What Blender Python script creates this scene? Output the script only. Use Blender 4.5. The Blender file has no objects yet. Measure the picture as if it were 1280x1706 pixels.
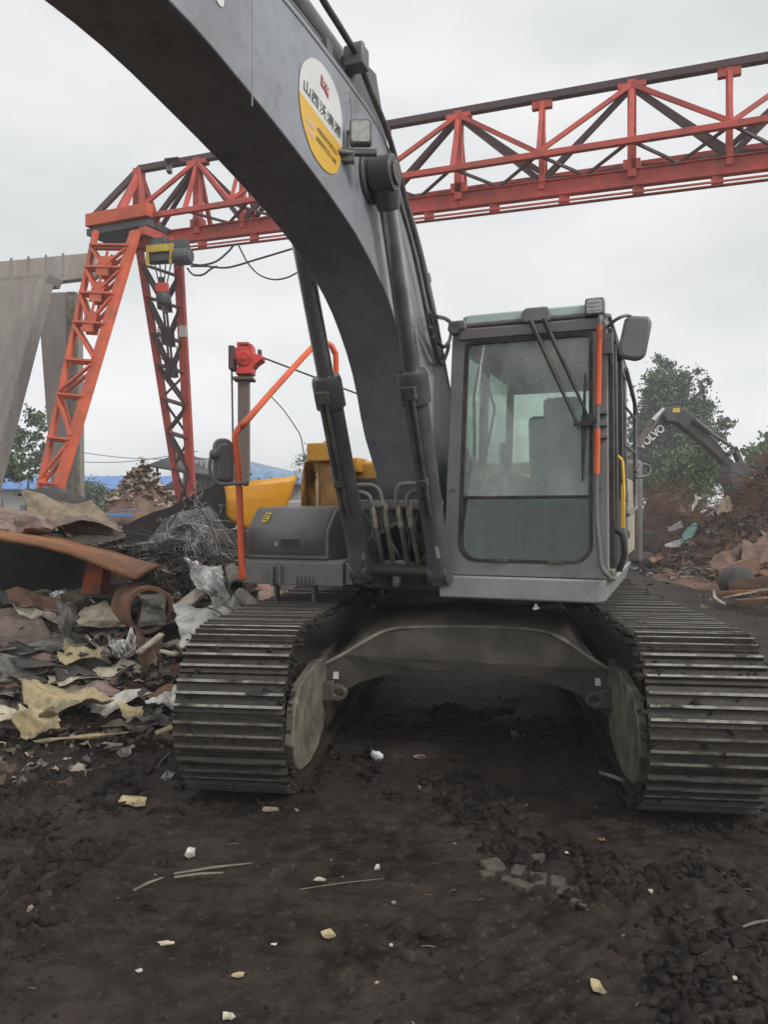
import bpy, math, random
import numpy as np
from mathutils import Vector, Matrix
from mathutils import noise as mn

random.seed(11)
RNG = np.random.default_rng(5)
scene = bpy.context.scene
COL = scene.collection
CAMZ, FPX, CX, CY = 1.52, 1282.0, 640.0, 853.0
PI = math.pi


def at(px, py, d):
    """world point seen at photo pixel (px, py) when it stands d metres away"""
    return Vector(((px - CX) / FPX * d, d, CAMZ - (py - CY) / FPX * d))


# ------------------------------------------------------------------ noise
def _h(ix, iy, s):
    n = (ix * 374761393 + iy * 668265263 + s * 1274126177).astype(np.int64) & 0x7fffffff
    n = ((n ^ (n >> 13)) * 1274126177) & 0x7fffffff
    n = (n ^ (n >> 16)) & 0xffff
    return n / 65535.0


def vn(x, y, s=0):
    x = np.asarray(x, float); y = np.asarray(y, float)
    ix = np.floor(x).astype(np.int64); iy = np.floor(y).astype(np.int64)
    fx = x - ix; fy = y - iy
    fx = fx * fx * (3 - 2 * fx); fy = fy * fy * (3 - 2 * fy)
    a = _h(ix, iy, s); b = _h(ix + 1, iy, s); c = _h(ix, iy + 1, s); d = _h(ix + 1, iy + 1, s)
    return (a * (1 - fx) + b * fx) * (1 - fy) + (c * (1 - fx) + d * fx) * fy


def fbm(x, y, o=4, s=0):
    r = 0; a = .5
    for i in range(o):
        r = r + a * vn(x * 2 ** i + 17.3 * i, y * 2 ** i - 9.1 * i, s + i); a *= .5
    return r


def sstep(a, b, x):
    t = np.clip((x - a) / (b - a), 0, 1)
    return t * t * (3 - 2 * t)


# ------------------------------------------------------------------ materials
def mat(name, col, col2=None, rough=.6, metal=0.0, scale=6.0, detail=6.0, dust=None, dust_amt=0.0, dust_scale=3.0,
        bump=0.0, bump_scale=30.0, spec=.5, rough_var=.15, lo=.35, hi=.65, coat=0.0, stretch=None, spots=None, spot_amt=.45, spot_scale=9.0, grime=0.0):
    m = bpy.data.materials.new(name); m.use_nodes = True
    nt = m.node_tree; N = nt.nodes; L = nt.links
    b = N['Principled BSDF']
    tc = N.new('ShaderNodeTexCoord'); vec = tc.outputs['Object']
    if stretch:
        mp = N.new('ShaderNodeMapping'); mp.inputs['Scale'].default_value = stretch
        L.new(vec, mp.inputs['Vector']); vec = mp.outputs['Vector']

    def nz(sc, det=detail, rg=.6):
        n = N.new('ShaderNodeTexNoise'); n.inputs['Scale'].default_value = sc
        n.inputs['Detail'].default_value = det; n.inputs['Roughness'].default_value = rg
        L.new(vec, n.inputs['Vector']); return n.outputs['Fac']

    def ramp(v, a, bb):
        r = N.new('ShaderNodeMapRange'); r.interpolation_type = 'SMOOTHSTEP'
        r.inputs['From Min'].default_value = a; r.inputs['From Max'].default_value = bb
        L.new(v, r.inputs['Value']); return r.outputs['Result']

    def mix(f, a, c):
        x = N.new('ShaderNodeMix'); x.data_type = 'RGBA'
        L.new(f, x.inputs['Factor'])
        for s, v in ((x.inputs['A'], a), (x.inputs['B'], c)):
            if isinstance(v, (tuple, list)): s.default_value = (*v[:3], 1)
            else: L.new(v, s)
        return x.outputs['Result']
    if col2 is None: col2 = tuple(c * .72 for c in col)
    f = ramp(nz(scale), lo, hi)
    c = mix(f, col, col2)
    if spots is not None:
        c = mix(ramp(nz(spot_scale, 8, .7), 1 - spot_amt - .04, 1 - spot_amt + .04), c, spots)
    if dust is not None:
        fd = N.new('ShaderNodeMath'); fd.operation = 'MULTIPLY'; fd.inputs[1].default_value = dust_amt
        L.new(ramp(nz(dust_scale, 8, .65), .38, .72), fd.inputs[0])
        c = mix(fd.outputs[0], c, dust)
    if grime:
        for sc_, k_ in ((2.3, grime), (11.0, grime * .8)):
            fg = N.new('ShaderNodeMath'); fg.operation = 'MULTIPLY'; fg.inputs[1].default_value = k_
            L.new(ramp(nz(sc_, 9, .68), .44, .62), fg.inputs[0]); c = mix(fg.outputs[0], c, (.045, .035, .028))
    L.new(c, b.inputs['Base Color'])
    rr = N.new('ShaderNodeMapRange'); rr.inputs['To Min'].default_value = max(.05, rough - rough_var)
    rr.inputs['To Max'].default_value = min(1, rough + rough_var)
    L.new(nz(scale * 2.3), rr.inputs['Value']); L.new(rr.outputs['Result'], b.inputs['Roughness'])
    b.inputs['Metallic'].default_value = metal
    b.inputs['Specular IOR Level'].default_value = spec
    b.inputs['Coat Weight'].default_value = coat
    if bump:
        bp = N.new('ShaderNodeBump'); bp.inputs['Strength'].default_value = bump; bp.inputs['Distance'].default_value = .02
        L.new(nz(bump_scale, 8, .65), bp.inputs['Height']); L.new(bp.outputs['Normal'], b.inputs['Normal'])
    return m


DUST = (.23, .2, .16)
M = {}
M['boom'] = mat('boom_paint', (.32, .338, .372), (.28, .296, .33), rough=.34, scale=1.6, grime=.17, spots=(.2, .205, .215), spot_amt=.38, spot_scale=3.5, dust=(.3, .28, .26), dust_amt=.25, dust_scale=1.6, bump=.03, bump_scale=60)
M['charcoal'] = mat('charcoal_paint', (.175, .174, .172), (.14, .139, .138), rough=.45, scale=4, dust=DUST, dust_amt=.35, dust_scale=5, bump=.04)
M['cabgrey'] = mat('cab_grey_paint', (.225, .23, .232), (.18, .184, .186), rough=.45, scale=5, dust=DUST, dust_amt=.4, dust_scale=4, bump=.03)
M['plate'] = mat('grey_plate_paint', (.4, .4, .405), (.33, .33, .335), rough=.5, scale=3, dust=DUST, dust_amt=.5, dust_scale=5, bump=.03)
M['black'] = mat('black_rubber', (.022, .022, .023), (.035, .033, .03), rough=.6, scale=8, dust=DUST, dust_amt=.25, dust_scale=8)
M['hose'] = mat('dusty_hose', (.05, .05, .052), (.08, .075, .065), rough=.55, scale=12, dust=DUST, dust_amt=.5, dust_scale=10)
M['hosebrown'] = mat('dusty_brown_hose', (.1, .09, .07), (.07, .062, .05), rough=.65, scale=14, dust=DUST, dust_amt=.6, dust_scale=12)
M['fitting'] = mat('zinc_fitting', (.3, .27, .2), (.18, .16, .12), rough=.45, metal=.4, scale=30)
M['cyl'] = mat('cylinder_paint', (.085, .088, .095), (.06, .063, .068), rough=.36, scale=4, dust=DUST, dust_amt=.3, dust_scale=5)
M['chrome'] = mat('dull_chrome', (.42, .43, .44), (.3, .3, .31), rough=.25, metal=.85, scale=5, rough_var=.1)
M['steel'] = mat('dark_steel', (.05, .047, .043), (.03, .028, .025), rough=.55, metal=.3, scale=10, dust=(.12, .09, .065), dust_amt=.6, dust_scale=6, bump=.2)
M['shoe'] = mat('muddy_track_steel', (.022, .019, .016), (.042, .034, .027), rough=.5, scale=7, dust=(.07, .053, .038), dust_amt=.8, dust_scale=9, bump=.5, bump_scale=45)
M['worn'] = mat('worn_steel_edge', (.32, .305, .27), (.17, .15, .125), rough=.42, metal=.35, scale=9, lo=.42, hi=.58, spots=(.035, .03, .025), spot_amt=.42, spot_scale=4)
M['mud'] = mat('caked_mud', (.022, .018, .015), (.036, .029, .024), rough=.75, scale=20, bump=.6, bump_scale=70, spec=.3)
M['tanframe'] = mat('dusty_tan_frame', (.27, .245, .185), (.2, .18, .135), rough=.6, grime=.5, scale=5, dust=(.05, .042, .035), dust_amt=.8, dust_scale=6, bump=.1)
M['carbody'] = mat('carbody_paint', (.075, .065, .054), (.045, .039, .033), rough=.4, scale=3, dust=(.16, .135, .105), dust_amt=.5, dust_scale=4, bump=.06)
M['yellow'] = mat('yellow_machine_paint', (.72, .36, .03), (.6, .28, .022), rough=.42, scale=3, dust=(.3, .22, .13), dust_amt=.3, dust_scale=4)
M['yellowpanel'] = mat('orange_yellow_panel', (.75, .36, .02), (.62, .27, .015), rough=.4, scale=2, stretch=(1, 1, 4), dust=(.35, .2, .08), dust_amt=.25, bump=.02)
M['tankin'] = mat('dirty_orange_plate', (.4, .2, .04), (.25, .12, .035), rough=.55, scale=5, dust=(.12, .08, .05), dust_amt=.6, dust_scale=5)
M['orange'] = mat('orange_rail_paint', (.82, .125, .03), (.7, .1, .025), rough=.4, scale=9, dust=(.4, .2, .12), dust_amt=.25)
M['cream'] = mat('cream_panel_paint', (.5, .47, .37), (.42, .39, .31), rough=.45, scale=3, dust=DUST, dust_amt=.4)
M['white'] = mat('white_marking', (.75, .76, .75), (.68, .69, .68), rough=.4, scale=8)
M['decalyellow'] = mat('decal_yellow', (.82, .5, .07), (.78, .46, .06), rough=.4, scale=5)
M['decalwhite'] = mat('decal_white', (.75, .76, .73), (.7, .71, .68), rough=.4, scale=5)
M['decalred'] = mat('decal_red', (.5, .05, .06), rough=.4)
M['decalblack'] = mat('decal_black', (.03, .03, .035), rough=.45)
M['sticker'] = mat('yellow_sticker', (.75, .6, .05), (.7, .5, .04), rough=.45)
M['roofgreen'] = mat('pale_green_roof_band', (.42, .52, .46), (.36, .46, .41), rough=.35, scale=4)
M['lens'] = mat('lamp_lens', (.55, .55, .5), (.4, .42, .4), rough=.15, scale=40, coat=.5)
M['mirrorback'] = mat('grey_mirror_shell', (.2, .215, .22), (.15, .16, .165), rough=.35, scale=6, dust=DUST, dust_amt=.3)
M['seat'] = mat('grey_seat_cloth', (.5, .5, .48), (.4, .4, .38), rough=.9, scale=20)
M['interior'] = mat('dark_cab_interior', (.085, .088, .085), (.06, .062, .06), rough=.55, scale=8)
M['redcrane'] = mat('red_crane_paint', (.66, .105, .075), (.52, .082, .062), rough=.55, scale=2, spots=(.2, .075, .055), spot_amt=.38, spot_scale=5, dust=(.28, .09, .06), dust_amt=.45, dust_scale=2)
M['orangecrane'] = mat('orange_red_crane_paint', (.7, .125, .045), (.55, .095, .04), rough=.55, scale=2, spots=(.3, .1, .055), spot_amt=.37, spot_scale=4, dust=(.34, .1, .06), dust_amt=.4, dust_scale=2)
M['darkcrane'] = mat('dark_and_shaded_crane_paint', (.1, .05, .05), (.075, .045, .048), rough=.55, scale=3)  # dark members; also carries the shade of the girder's inner faces
M['hoistyellow'] = mat('hoist_yellow', (.6, .45, .06), (.45, .32, .05), rough=.5)
M['hoistgrey'] = mat('hoist_grey', (.1, .115, .12), (.07, .08, .085), rough=.5)
M['greycrane'] = mat('weathered_beige_steel', (.3, .268, .245), (.24, .21, .19), rough=.7, scale=1.5, stretch=(3, 3, .5), dust=(.2, .15, .12), dust_amt=.45, dust_scale=2)
M['postred'] = mat('bright_red_housing', (.66, .06, .045), (.52, .05, .04), rough=.5, dust=(.25, .06, .05), dust_amt=.4)
M['rustpost'] = mat('rusty_grey_post', (.13, .105, .1), (.17, .11, .09), rough=.7, scale=4)
M['blueroof'] = mat('blue_sheet_roof', (.1, .22, .52), (.14, .27, .56), rough=.5, scale=.6, stretch=(6, 1, 1))
M['blueroofpale'] = mat('faded_blue_sheet_roof', (.2, .32, .46), (.13, .22, .36), rough=.5, scale=.8, stretch=(6, 1, 1))
M['wall'] = mat('pale_plaster_wall', (.5, .49, .46), (.42, .41, .38), rough=.85, scale=1)
M['container'] = mat('grey_container_paint', (.42, .43, .43), (.35, .35, .35), rough=.6, scale=1.2, dust=(.2, .15, .12), dust_amt=.3)
M['darkroof'] = mat('dark_tarred_awning', (.07, .075, .08), (.1, .105, .11), rough=.7, scale=2)
M['window'] = mat('dark_window_glass', (.06, .07, .08), (.09, .1, .11), rough=.15)


def glass(name, tint, dust_amt, dustcol=(.55, .57, .54), gloss=1.0):
    m = bpy.data.materials.new(name); m.use_nodes = True
    nt = m.node_tree; N = nt.nodes; L = nt.links; N.clear()
    out = N.new('ShaderNodeOutputMaterial')
    tr = N.new('ShaderNodeBsdfTransparent'); tr.inputs['Color'].default_value = (*tint, 1)
    gl = N.new('ShaderNodeBsdfGlossy'); gl.inputs['Roughness'].default_value = .03
    fr = N.new('ShaderNodeFresnel'); fr.inputs['IOR'].default_value = 1.5
    mu = N.new('ShaderNodeMath'); mu.operation = 'MULTIPLY'; mu.inputs[1].default_value = 1.7 * gloss; mu.use_clamp = True
    L.new(fr.outputs[0], mu.inputs[0])
    m1 = N.new('ShaderNodeMixShader'); L.new(mu.outputs[0], m1.inputs[0]); L.new(tr.outputs[0], m1.inputs[1]); L.new(gl.outputs[0], m1.inputs[2])
    df = N.new('ShaderNodeBsdfDiffuse'); df.inputs['Color'].default_value = (*dustcol, 1)
    tc = N.new('ShaderNodeTexCoord'); mp = N.new('ShaderNodeMapping'); mp.inputs['Scale'].default_value = (1.2, 1.2, .7)
    L.new(tc.outputs['Object'], mp.inputs['Vector'])
    nz = N.new('ShaderNodeTexNoise'); nz.inputs['Scale'].default_value = 3; nz.inputs['Detail'].default_value = 8; nz.inputs['Roughness'].default_value = .65
    L.new(mp.outputs[0], nz.inputs['Vector'])
    rg = N.new('ShaderNodeMapRange'); rg.inputs['From Min'].default_value = .3; rg.inputs['From Max'].default_value = .75
    rg.inputs['To Min'].default_value = dust_amt * .3; rg.inputs['To Max'].default_value = dust_amt * 1.7
    L.new(nz.outputs['Fac'], rg.inputs['Value'])
    m2 = N.new('ShaderNodeMixShader'); L.new(rg.outputs['Result'], m2.inputs[0]); L.new(m1.outputs[0], m2.inputs[1]); L.new(df.outputs[0], m2.inputs[2])
    L.new(m2.outputs[0], out.inputs['Surface'])
    return m


M['windshield'] = glass('dusty_windshield_glass', (.82, .92, .86), .34, (.68, .72, .68))
M['lowglass'] = glass('grimy_lower_glass', (.66, .8, .71), .06, (.3, .33, .29))
M['rearglass'] = glass('clear_rear_glass', (.88, .95, .91), .06, (.5, .55, .5))
M['sideglass'] = glass('green_side_glass', (.6, .8, .69), .1, (.45, .52, .46))


# ------------------------------------------------------------------ mesh collector
class MB:
    def __init__(s): s.v = []; s.f = []; s.m = []; s.cur = 0

    def add(s, vs, fs, mi=None):
        o = len(s.v); s.v += [tuple(v) for v in vs]
        k = s.cur if mi is None else mi
        for f in fs: s.f.append(tuple(i + o for i in f)); s.m.append(k)
        return s

    def hexa(s, p, mi=None):   # p: bottom 4 ccw, top 4
        return s.add(p, [(3, 2, 1, 0), (4, 5, 6, 7), (0, 1, 5, 4), (1, 2, 6, 5), (2, 3, 7, 6), (3, 0, 4, 7)], mi)

    def box(s, c, ex, ey, ez, mi=None):   # half-extent vectors
        c = Vector(c); ex = Vector(ex); ey = Vector(ey); ez = Vector(ez)
        if ex.cross(ey).dot(ez) < 0: ex = -ex
        return s.hexa([c - ex - ey - ez, c + ex - ey - ez, c + ex + ey - ez, c - ex + ey - ez,
                       c - ex - ey + ez, c + ex - ey + ez, c + ex + ey + ez, c - ex + ey + ez], mi)

    def beam(s, p0, p1, w, h, up=(0, 0, 1), mi=None):
        p0 = Vector(p0); p1 = Vector(p1); d = (p1 - p0); t = d.normalized(); up = Vector(up)
        if abs(t.dot(up.normalized())) > .98: up = Vector((0, 1, 0)) if abs(t.y) < .9 else Vector((1, 0, 0))
        sd = t.cross(up).normalized(); uu = sd.cross(t).normalized()
        return s.box((p0 + p1) / 2, d / 2, sd * w / 2, uu * h / 2, mi)

    def tube(s, pts, r, n=10, caps=True, mi=None):
        pts = [Vector(p) for p in pts]; k = len(pts)
        rs = r if isinstance(r, (list, tuple)) else [r] * k
        t0 = (pts[1] - pts[0]).normalized()
        up = Vector((0, 0, 1)) if abs(t0.z) < .9 else Vector((0, 1, 0))
        sd = t0.cross(up).normalized(); vs = []
        for i, p in enumerate(pts):
            t = (pts[min(i + 1, k - 1)] - pts[max(i - 1, 0)])
            if t.length < 1e-9: t = t0
            t.normalize()
            sd = (sd - t * sd.dot(t))
            if sd.length < 1e-6: sd = t.orthogonal()
            sd.normalize(); uu = t.cross(sd)
            for j in range(n):
                a = 2 * PI * j / n
                vs.append(p + (sd * math.cos(a) + uu * math.sin(a)) * rs[i])
        fs = [(i * n + j, i * n + (j + 1) % n, (i + 1) * n + (j + 1) % n, (i + 1) * n + j) for i in range(k - 1) for j in range(n)]
        if caps: fs += [tuple(reversed(range(n))), tuple(range((k - 1) * n, k * n))]
        return s.add(vs, fs, mi)

    def cyl(s, p0, p1, r, r1=None, n=20, mi=None):
        return s.tube([p0, p1], [r, r if r1 is None else r1], n, True, mi)

    def lathe(s, p0, axis, prof, n=24, mi=None):   # prof: (along, radius)
        p0 = Vector(p0); ax = Vector(axis).normalized()
        return s.tube_r([p0 + ax * h for h, r in prof], [r for h, r in prof], ax, n, mi)

    def tube_r(s, pts, rs, ax, n, mi):
        sd = ax.orthogonal().normalized(); uu = ax.cross(sd); vs = []
        for p, r in zip(pts, rs):
            for j in range(n):
                a = 2 * PI * j / n; vs.append(p + (sd * math.cos(a) + uu * math.sin(a)) * max(r, 1e-4))
        k = len(pts)
        fs = [(i * n + j, i * n + (j + 1) % n, (i + 1) * n + (j + 1) % n, (i + 1) * n + j) for i in range(k - 1) for j in range(n)]
        fs += [tuple(reversed(range(n))), tuple(range((k - 1) * n, k * n))]
        return s.add(vs, fs, mi)

    def prism(s, poly, vec, mi=None):
        poly = [Vector(p) for p in poly]; vec = Vector(vec); n = len(poly)
        nrm = Vector((0, 0, 0))
        for i in range(n): nrm += (poly[i] - poly[0]).cross(poly[(i + 1) % n] - poly[0])
        if nrm.dot(vec) > 0: poly = poly[::-1]
        vs = poly + [p + vec for p in poly]
        fs = [tuple(range(n)), tuple(reversed(range(n, 2 * n)))] + [(i, i + n, (i + 1) % n + n, (i + 1) % n) for i in range(n)]
        return s.add(vs, fs, mi)

    def ringprism(s, outer, inner, vec, mi=None):
        n = len(outer); vec = Vector(vec); o = [Vector(p) for p in outer]; q = [Vector(p) for p in inner]
        vs = o + q + [p + vec for p in o] + [p + vec for p in q]; fs = []
        for i in range(n):
            j = (i + 1) % n
            fs += [(i, j, n + j, n + i), (2 * n + i, 3 * n + i, 3 * n + j, 2 * n + j), (i, 2 * n + i, 2 * n + j, j), (n + i, n + j, 3 * n + j, 3 * n + i)]
        return s.add(vs, fs, mi)

    def build(s, name, mats, parent=None, bevel=0, smooth=True, loc=None, angle=35, solid=0, fix=False, seg=2):
        root = parent
        while root is not None and root.parent is not None: root = root.parent
        vs = np.array(s.v, float)
        if parent is None:
            if loc is None:
                mnv, mx = vs.min(0), vs.max(0); loc = ((mnv[0] + mx[0]) / 2, (mnv[1] + mx[1]) / 2, mnv[2])
            base = np.array(loc, float)
        else: base = np.array(root.location)
        vs = vs - base
        me = bpy.data.meshes.new(name); me.from_pydata(vs.tolist(), [], s.f)
        if not isinstance(mats, (list, tuple)): mats = [mats]
        for m in mats: me.materials.append(M[m] if isinstance(m, str) else m)
        if len(mats) > 1: me.polygons.foreach_set('material_index', s.m)
        if fix:
            import bmesh
            bm = bmesh.new(); bm.from_mesh(me); bmesh.ops.recalc_face_normals(bm, faces=bm.faces); bm.to_mesh(me); bm.free()
        if smooth:
            me.polygons.foreach_set('use_smooth', [True] * len(me.polygons)); me.set_sharp_from_angle(angle=math.radians(angle))
        me.update()
        o = bpy.data.objects.new(name, me); COL.objects.link(o)
        if parent is None: o.location = loc
        else: o.parent = parent
        if solid:
            md = o.modifiers.new('thick', 'SOLIDIFY'); md.thickness = solid; md.offset = 0
        if bevel:
            md = o.modifiers.new('bevel', 'BEVEL'); md.width = bevel; md.segments = seg; md.limit_method = 'ANGLE'; md.angle_limit = math.radians(40)
        return o


def thing(name, label, cat, loc, group=None):
    o = bpy.data.objects.new(name, None); COL.objects.link(o); o.location = loc; o.empty_display_size = .2
    return tag(o, label, cat, group)


def tag(o, label=None, cat=None, group=None, kind=None):
    if label: o['label'] = label
    if cat: o['category'] = cat
    if group: o['group'] = group
    if kind: o['kind'] = kind
    return o


def smooth_path(pts, n=6):
    """Catmull-Rom through pts"""
    P = [Vector(p) for p in pts]; P = [P[0] * 2 - P[1]] + P + [P[-1] * 2 - P[-2]]; out = []
    for i in range(1, len(P) - 2):
        for k in range(n):
            t = k / n; a, b, c, d = P[i - 1], P[i], P[i + 1], P[i + 2]
            out.append(.5 * ((2 * b) + (c - a) * t + (2 * a - 5 * b + 4 * c - d) * t * t + (3 * b - a - 3 * c + d) * t ** 3))
    out.append(P[-2]); return out


def rrect(x0, z0, x1, z1, rb, rt, k=6):
    """rounded rectangle, counter-clockwise from bottom left; rb / rt corner radii"""
    pts = []
    for cx, cz, r, a0 in ((x0 + rb, z0 + rb, rb, PI), (x1 - rb, z0 + rb, rb, 1.5 * PI), (x1 - rt, z1 - rt, rt, 0), (x0 + rt, z1 - rt, rt, .5 * PI)):
        for i in range(k + 1):
            a = a0 + i / k * PI / 2; pts.append((cx + r * math.cos(a), cz + r * math.sin(a)))
    return pts


def text2d(s, bold=0.0):
    """outline of a line of writing as flat mesh data, unit height"""
    cu = bpy.data.curves.new('writing', 'FONT'); cu.body = s; cu.size = 1; cu.offset = bold
    ob = bpy.data.objects.new('writing', cu); COL.objects.link(ob)
    bpy.context.view_layer.update()
    me = ob.to_mesh(); v = np.array([tuple(x.co) for x in me.vertices]).reshape(-1, 3); f = [tuple(p.vertices) for p in me.polygons]
    ob.to_mesh_clear(); bpy.data.objects.remove(ob); bpy.data.curves.remove(cu)
    return v[:, :2], f


_ICO = {}


def ico(k):
    if k not in _ICO:
        import bmesh
        bm = bmesh.new(); bmesh.ops.create_icosphere(bm, subdivisions=k, radius=1)
        bm.verts.ensure_lookup_table()
        _ICO[k] = (np.array([tuple(v.co) for v in bm.verts]), np.array([[v.index for v in f.verts] for f in bm.faces])); bm.free()
    return _ICO[k]


def clod_mesh(centers, sizes, seed=0, flat=.75, rough=.35, small=False):
    """many broken lumps as one vertex / face array"""
    v, f = ico(1 if small else 2); rng = np.random.default_rng(seed); n = len(centers)
    V = np.empty((n, len(v), 3)); F_ = np.empty((n, len(f), 3), int)
    for i in range(n):
        q = rng.normal(size=(3, 3)); q, _ = np.linalg.qr(q)
        w = v * (1 + rough * (rng.random((len(v), 1)) * 2 - 1)); w = w * (0.6 + rng.random(3) * .7)
        w = w @ q; w[:, 2] *= flat
        V[i] = w * sizes[i] + centers[i]; F_[i] = f + i * len(v)
    return V.reshape(-1, 3), F_.reshape(-1, 3)


def raw_object(name, V, F_, mats, loc=(0, 0, 0), mi=None, smooth=False, parent=None):
    V = np.asarray(V, float)
    base = np.array(loc if parent is None else _root(parent).location, float)
    V = np.ascontiguousarray(V - base, dtype=np.float32); F_ = np.ascontiguousarray(F_, dtype=np.int32)
    me = bpy.data.meshes.new(name); me.vertices.add(len(V)); me.vertices.foreach_set('co', V.ravel())
    k = F_.shape[1]; me.loops.add(F_.size); me.loops.foreach_set('vertex_index', F_.ravel())
    me.polygons.add(len(F_)); me.polygons.foreach_set('loop_start', np.arange(0, F_.size, k, dtype=np.int32))
    for m in (mats if isinstance(mats, (list, tuple)) else [mats]): me.materials.append(M[m] if isinstance(m, str) else m)
    if mi is not None: me.polygons.foreach_set('material_index', np.asarray(mi, np.int32))
    if smooth: me.polygons.foreach_set('use_smooth', np.ones(len(F_), bool))
    me.update(calc_edges=True); me.validate()
    o = bpy.data.objects.new(name, me); COL.objects.link(o)
    if parent is None: o.location = loc
    else: o.parent = parent
    return o


def _root(o):
    while o.parent is not None: o = o.parent
    return o
# =================================================================== the excavator
S0 = Vector((.59, 6.12, 0))
SU = S0 + Vector((.07, .0, 0))
TH, TU = math.radians(21), math.radians(6.8)
FW, RT = Vector((-math.sin(TH), -math.cos(TH), 0)), Vector((math.cos(TH), -math.sin(TH), 0))
FU, RU = Vector((-math.sin(TU), -math.cos(TU), 0)), Vector((math.cos(TU), -math.sin(TU), 0))
Z3 = Vector((0, 0, 1))


def U(a, u, z): return S0 + FW * a + RT * u + Z3 * z      # upper body: forward, towards the cab side, up
def V(b, v, z): return SU + FU * b + RU * v + Z3 * z      # undercarriage


def BA(px, py, u):
    """(a, z) on the lengthwise plane at offset u that shows at a photo pixel"""
    k = (px - CX) / FPX
    a = (S0.x + u * RT.x - k * (S0.y + u * RT.y)) / (k * FW.y - FW.x)
    d = S0.y + u * RT.y + a * FW.y
    return a, CAMZ - (py - CY) / FPX * d


def BP(px, py, u):
    a, z = BA(px, py, u); return U(a, u, z)


EX = thing('excavator', 'large grey crawler excavator with raised boom and dusty glass cab standing on black mud', 'excavator', S0)

# ------------------------------------------------------------------ tracks
TR, TL, TZ = .42, 1.99, .452


def track_pt(s):
    """stadium path: returns b, z, tangent (b, z), outward normal (b, z)"""
    P = 4 * TL + 2 * PI * TR; s %= P
    if s < 2 * TL:                                     # top, rear to front
        b = -TL + s; sag = .025 * math.sin(PI * (s / (2 * TL))) ** 2
        return b, TZ + TR - sag, (1, 0), (0, 1)
    s -= 2 * TL
    if s < PI * TR:
        a = PI / 2 - s / TR; return TL + TR * math.cos(a), TZ + TR * math.sin(a), (math.sin(a), -math.cos(a)), (math.cos(a), math.sin(a))
    s -= PI * TR
    if s < 2 * TL: return TL - s, TZ - TR, (-1, 0), (0, -1)
    s -= 2 * TL
    a = -PI / 2 - s / TR; return -TL + TR * math.cos(a), TZ + TR * math.sin(a), (math.sin(a), -math.cos(a)), (math.cos(a), math.sin(a))


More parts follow.
